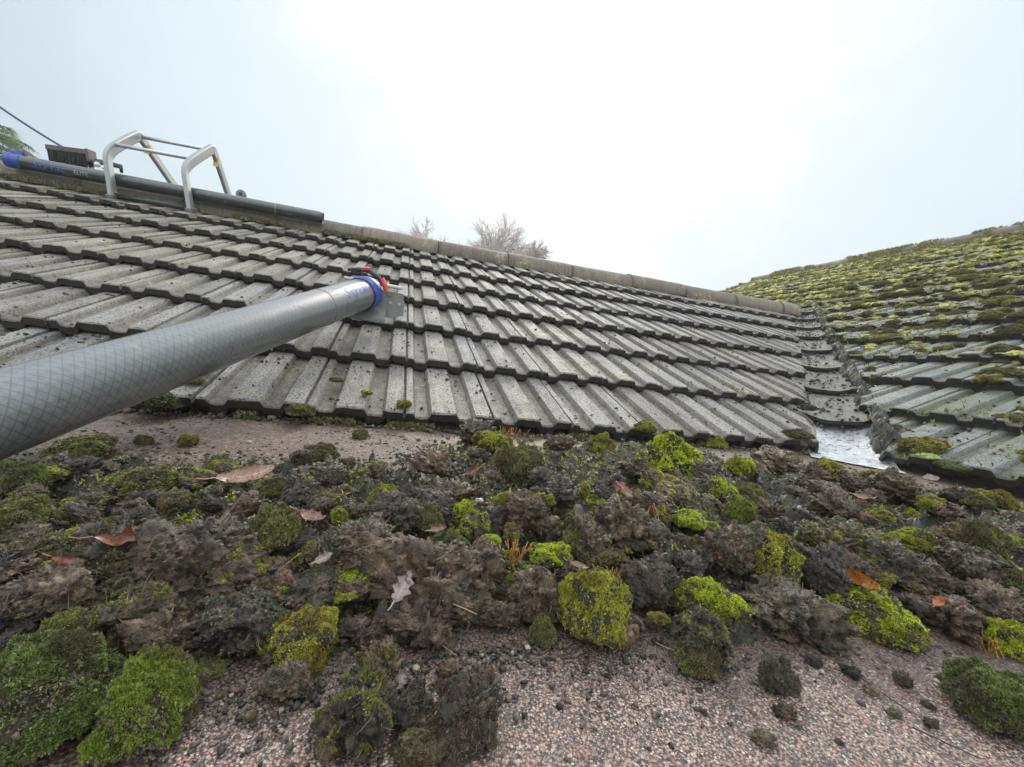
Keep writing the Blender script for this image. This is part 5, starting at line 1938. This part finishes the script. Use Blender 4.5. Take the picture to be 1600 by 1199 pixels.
# ------------------------------------------------------------------ brush head behind the black pole
BY = RY + 0.03
bl, br = at_y(77, 229, BY), at_y(140, 237, BY)
bxv = (br - bl) / np.linalg.norm(br - bl)
blen = np.linalg.norm(br - bl)
bc_ = (bl + br) / 2
bt = thing('brush_head', 'dark oblong brush lying bristles down on the ridge behind the black pole', 'brush', tuple(bc_))
bz = np.array([0.12, -0.18, 1.0])
bz -= bxv * (bz @ bxv)
bz /= np.linalg.norm(bz)
by_ = np.cross(bz, bxv)
V, F = box(bc_ - bz * 0.010, bxv * blen / 2, by_ * 0.032, bz * 0.012, 0.25)
obj('board', V, F, M_BRUSHBOARD, bt)
parts = []
rg = np.random.default_rng(81)
for i in range(26):
    for j in range(7):
        a = bc_ - bz * 0.020 + bxv * (blen * (i / 25 - 0.5) * 0.94) + by_ * (0.027 * (j / 3 - 1))
        for q_ in range(3):
            tip = a - bz * (0.046 + 0.014 * rg.random()) + rg.normal(0, 0.006, 3)
            parts.append(tube(np.array([a, (a + tip) / 2 + rg.normal(0, 0.001, 3), tip]), [0.0030, 0.0028, 0.0016], 4, caps=False))
V, F = join(parts)
obj('bristles', V, F, M_BRISTLE, bt)
V, F = box(br - bz * 0.025 + bxv * 0.004, bxv * 0.006, by_ * 0.034, bz * 0.030, 0.2)
obj('end_plate', V, F, M_BRUSHBOARD, bt)
jn0 = br + bxv * 0.02 - bz * 0.045
gp_ = np.array([jn0, jn0 + bxv * 0.05 - bz * 0.004, jn0 + bxv * 0.11 - bz * 0.012, at_y(190, 270, BY)])
V, F = tube(gp_, [0.012, 0.014, 0.012, 0.007], 12)
obj('gooseneck', V, F, M_BLACK, bt, smooth=True)
for px_, py_, rr in ((152, 258, 0.014), (163, 263, 0.012)):
    Vs_, Fs_ = ico(3)
    obj('joint_knob', Vs_ * rr * np.array([1, 1, 0.9]) + at_y(px_, py_, BY - 0.014), Fs_, M_WHITEP, bt, smooth=True)
V, F = box(at_y(153, 252, BY - 0.004) - np.array([0, 0, 0.004]), bxv * 0.040, by_ * 0.008, bz * 0.006, 0.3)
obj('jet_bar', V, F, M_STEEL, bt)

# the cord that runs up and out of the picture from the brush
c0, c1 = at_y(104, 234, BY), at_y(-160, 45, BY - 0.25)
tq = np.linspace(0, 1, 24)[:, None]
C = c0 + (c1 - c0) * tq - np.array([0, 0, 0.10]) * (tq * (1 - tq))
V, F = tube(C - c0, 0.0052, 8)
cord = link('cord', mesh_data('cord', V, F, M_ROPE, smooth=True))
cord.location = c0
tag(cord, 'thin purple blue cord slanting up from the brush to the left edge of the sky', 'cord')


# ------------------------------------------------------------------ trees
def grow(rg, P, d, ln, r, depth_, out, spread, droop=0.0, kids=(3, 5), rmin=0.004):
    n = 5
    pts, rad = [P], [r]
    dd = d.copy()
    for k in range(n):
        dd = dd + rg.normal(0, 0.13, 3) + np.array([0, 0, 0.05 - droop])
        dd /= np.linalg.norm(dd)
        pts.append(pts[-1] + dd * ln / n)
        rad.append(max(r * (1 - 0.5 * (k + 1) / n), rmin))
    out.append(tube(np.array(pts), np.array(rad), 6 if r > 0.03 else 4, caps=False))
    if depth_ == 0:
        return
    for k in range(int(rg.integers(kids[0], kids[1] + 1))):
        f = 0.3 + 0.7 * (k + rg.random()) / kids[1]
        i = min(int(f * n), n)
        nd = dd + rg.normal(0, spread, 3)
        nd[2] += 0.12
        nd /= np.linalg.norm(nd)
        grow(rg, pts[i], nd, ln * rg.uniform(0.6, 0.82), max(rad[i] * rg.uniform(.5, .7), rmin), depth_ - 1, out, spread, droop, kids, rmin)


def bare_tree(px, ptop, dist_, crown_px, label, seed, levels=5, rmin=0.0085, kids=(3, 5)):
    rg = np.random.default_rng(seed)
    d = ray(px, ptop)
    top = d * (dist_ / d[1])
    base = np.array([top[0], top[1], GZ])
    H_ = top[2] - GZ
    rad_ = crown_px * depth(top) / FPX
    tr = thing('bare_tree', label, 'tree', tuple(base), 'bare trees beyond the ridge')
    split = H_ - 1.25 * rad_
    tp = np.array([base, base + [0.1, 0, split * .5], base + [0.0, 0.1, split]])
    V, F = tube(tp, [0.022 * H_, 0.018 * H_, 0.014 * H_], 12)
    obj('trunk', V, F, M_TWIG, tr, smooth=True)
    out = []
    for k in range(16):
        a = 2.4 * k + 0.3 * rg.random()
        zz = -0.30 + 1.25 * (k + 0.5) / 16
        zz = min(zz, 0.97)
        dv = np.array([math.cos(a) * math.sqrt(1 - zz * zz), math.sin(a) * math.sqrt(1 - zz * zz), zz])
        grow(rg, tp[-1] + np.array([0, 0, 0.12 * rad_ * zz]), dv, rad_ * 0.46, 0.007 * H_, levels - 1, out, 0.50, 0.03, kids, rmin)
    V, F = join(out)
    # stretch the crown to the height and width taken from image pixels
    c = V - tp[-1]
    s1 = (top[2] - tp[-1][2]) / c[:, 2].max()
    s2 = rad_ / np.percentile(np.hypot(c[:, 0], c[:, 1]), 97)
    V = tp[-1] + c * np.array([s2, s2, s1])
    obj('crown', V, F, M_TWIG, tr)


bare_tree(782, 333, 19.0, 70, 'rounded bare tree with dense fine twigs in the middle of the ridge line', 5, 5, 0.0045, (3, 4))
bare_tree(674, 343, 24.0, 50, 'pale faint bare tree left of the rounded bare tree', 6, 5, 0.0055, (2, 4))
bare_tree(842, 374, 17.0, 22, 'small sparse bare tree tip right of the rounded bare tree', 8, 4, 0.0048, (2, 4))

# conifer behind the left end of the ridge
rg = np.random.default_rng(91)
ctop = at_y(-6, 196, 9.5)
cb = np.array([ctop[0], ctop[1], GZ])
ct = thing('conifer', 'green conifer with drooping sprays at the left edge behind the ridge', 'tree', tuple(cb))
Hc = ctop[2] - GZ
V, F = tube(np.array([cb, cb + [0, 0, Hc * .5], ctop]), [0.14, 0.08, 0.012], 10)
obj('trunk', V, F, M_BARK, ct, smooth=True)
br_parts, nd_pts, nd_dir = [], [], []
for k in range(190):
    f = 0.35 + 0.65 * rg.random() ** 0.6
    z = GZ + Hc * f
    reach = min(0.25 + (1 - f) * 8.0, 2.4)
    a = rg.uniform(0, 2 * np.pi)
    tq = np.linspace(0, 1, 9)[:, None]
    dv = np.array([math.cos(a), math.sin(a), 0])
    C = np.array([cb[0], cb[1], z]) + dv * reach * tq + np.array([0, 0, 1.0]) * (0.16 * tq - 0.36 * tq ** 2) * reach
    br_parts.append(tube(C, np.linspace(0.012, 0.003, 9), 4, caps=False))
    for i in range(int(24 + 60 * reach)):
        u = 0.12 + 0.88 * rg.random()
        p = np.array([np.interp(u, tq[:, 0], C[:, q_]) for q_ in range(3)])
        side = np.cross(dv, [0, 0, 1]) * rg.choice([-1, 1])
        d_ = dv * 0.7 + side * rg.uniform(0.2, 1.0) + np.array([0, 0, -0.55 + 0.3 * rg.normal()])
        d_ /= np.linalg.norm(d_)
        nd_pts.append(p)
        nd_dir.append(d_)
nd_pts, nd_dir = np.array(nd_pts), np.array(nd_dir)
V, F = join(br_parts)
obj('branches', V, F, M_BARK, ct)
n = len(nd_pts)
ln = rg.uniform(0.08, 0.26, n)[:, None]
VV, FF = [], []
for s_ in range(7):                      # each spray: a stem of needles
    f0 = s_ / 7
    p = nd_pts + nd_dir * ln * f0 + np.array([0, 0, -0.25]) * ln * f0 ** 2
    for sg in (-1, 1):
        sdv_ = np.cross(nd_dir, rg.normal(size=(n, 3)))
        sdv_ /= np.linalg.norm(sdv_, axis=1)[:, None]
        tipn = p + (nd_dir * 0.5 + sdv_ * 0.5) * 0.055 * (1.15 - f0)
        wv = np.cross(nd_dir, sdv_) * 0.0045
        VV.append(np.stack([p - wv, p + wv, tipn], 1))
V = np.stack(VV, 1).reshape(-1, 3)
obj('crown', V, np.arange(len(V)).reshape(-1, 3), M_NEEDLE, ct)

# ------------------------------------------------------------------ thin winter mist
m, b = new_mat('mist')
pv = b.n('ShaderNodeVolumePrincipled', {'Color': (0.93, 0.95, 0.97, 1), 'Density': 0.007, 'Anisotropy': 0.2})
b.n('ShaderNodeOutputMaterial', {'Volume': pv.outputs[0]})
V, F = box((0, 0, (GZ - 1 + 10.5) / 2), (505, 0, 0), (0, 505, 0), (0, 0, (10.5 - GZ + 1) / 2))
tag(obj('haze', V, F, m), 'thin pale mist in the air over the roofs', 'mist', kind='stuff')
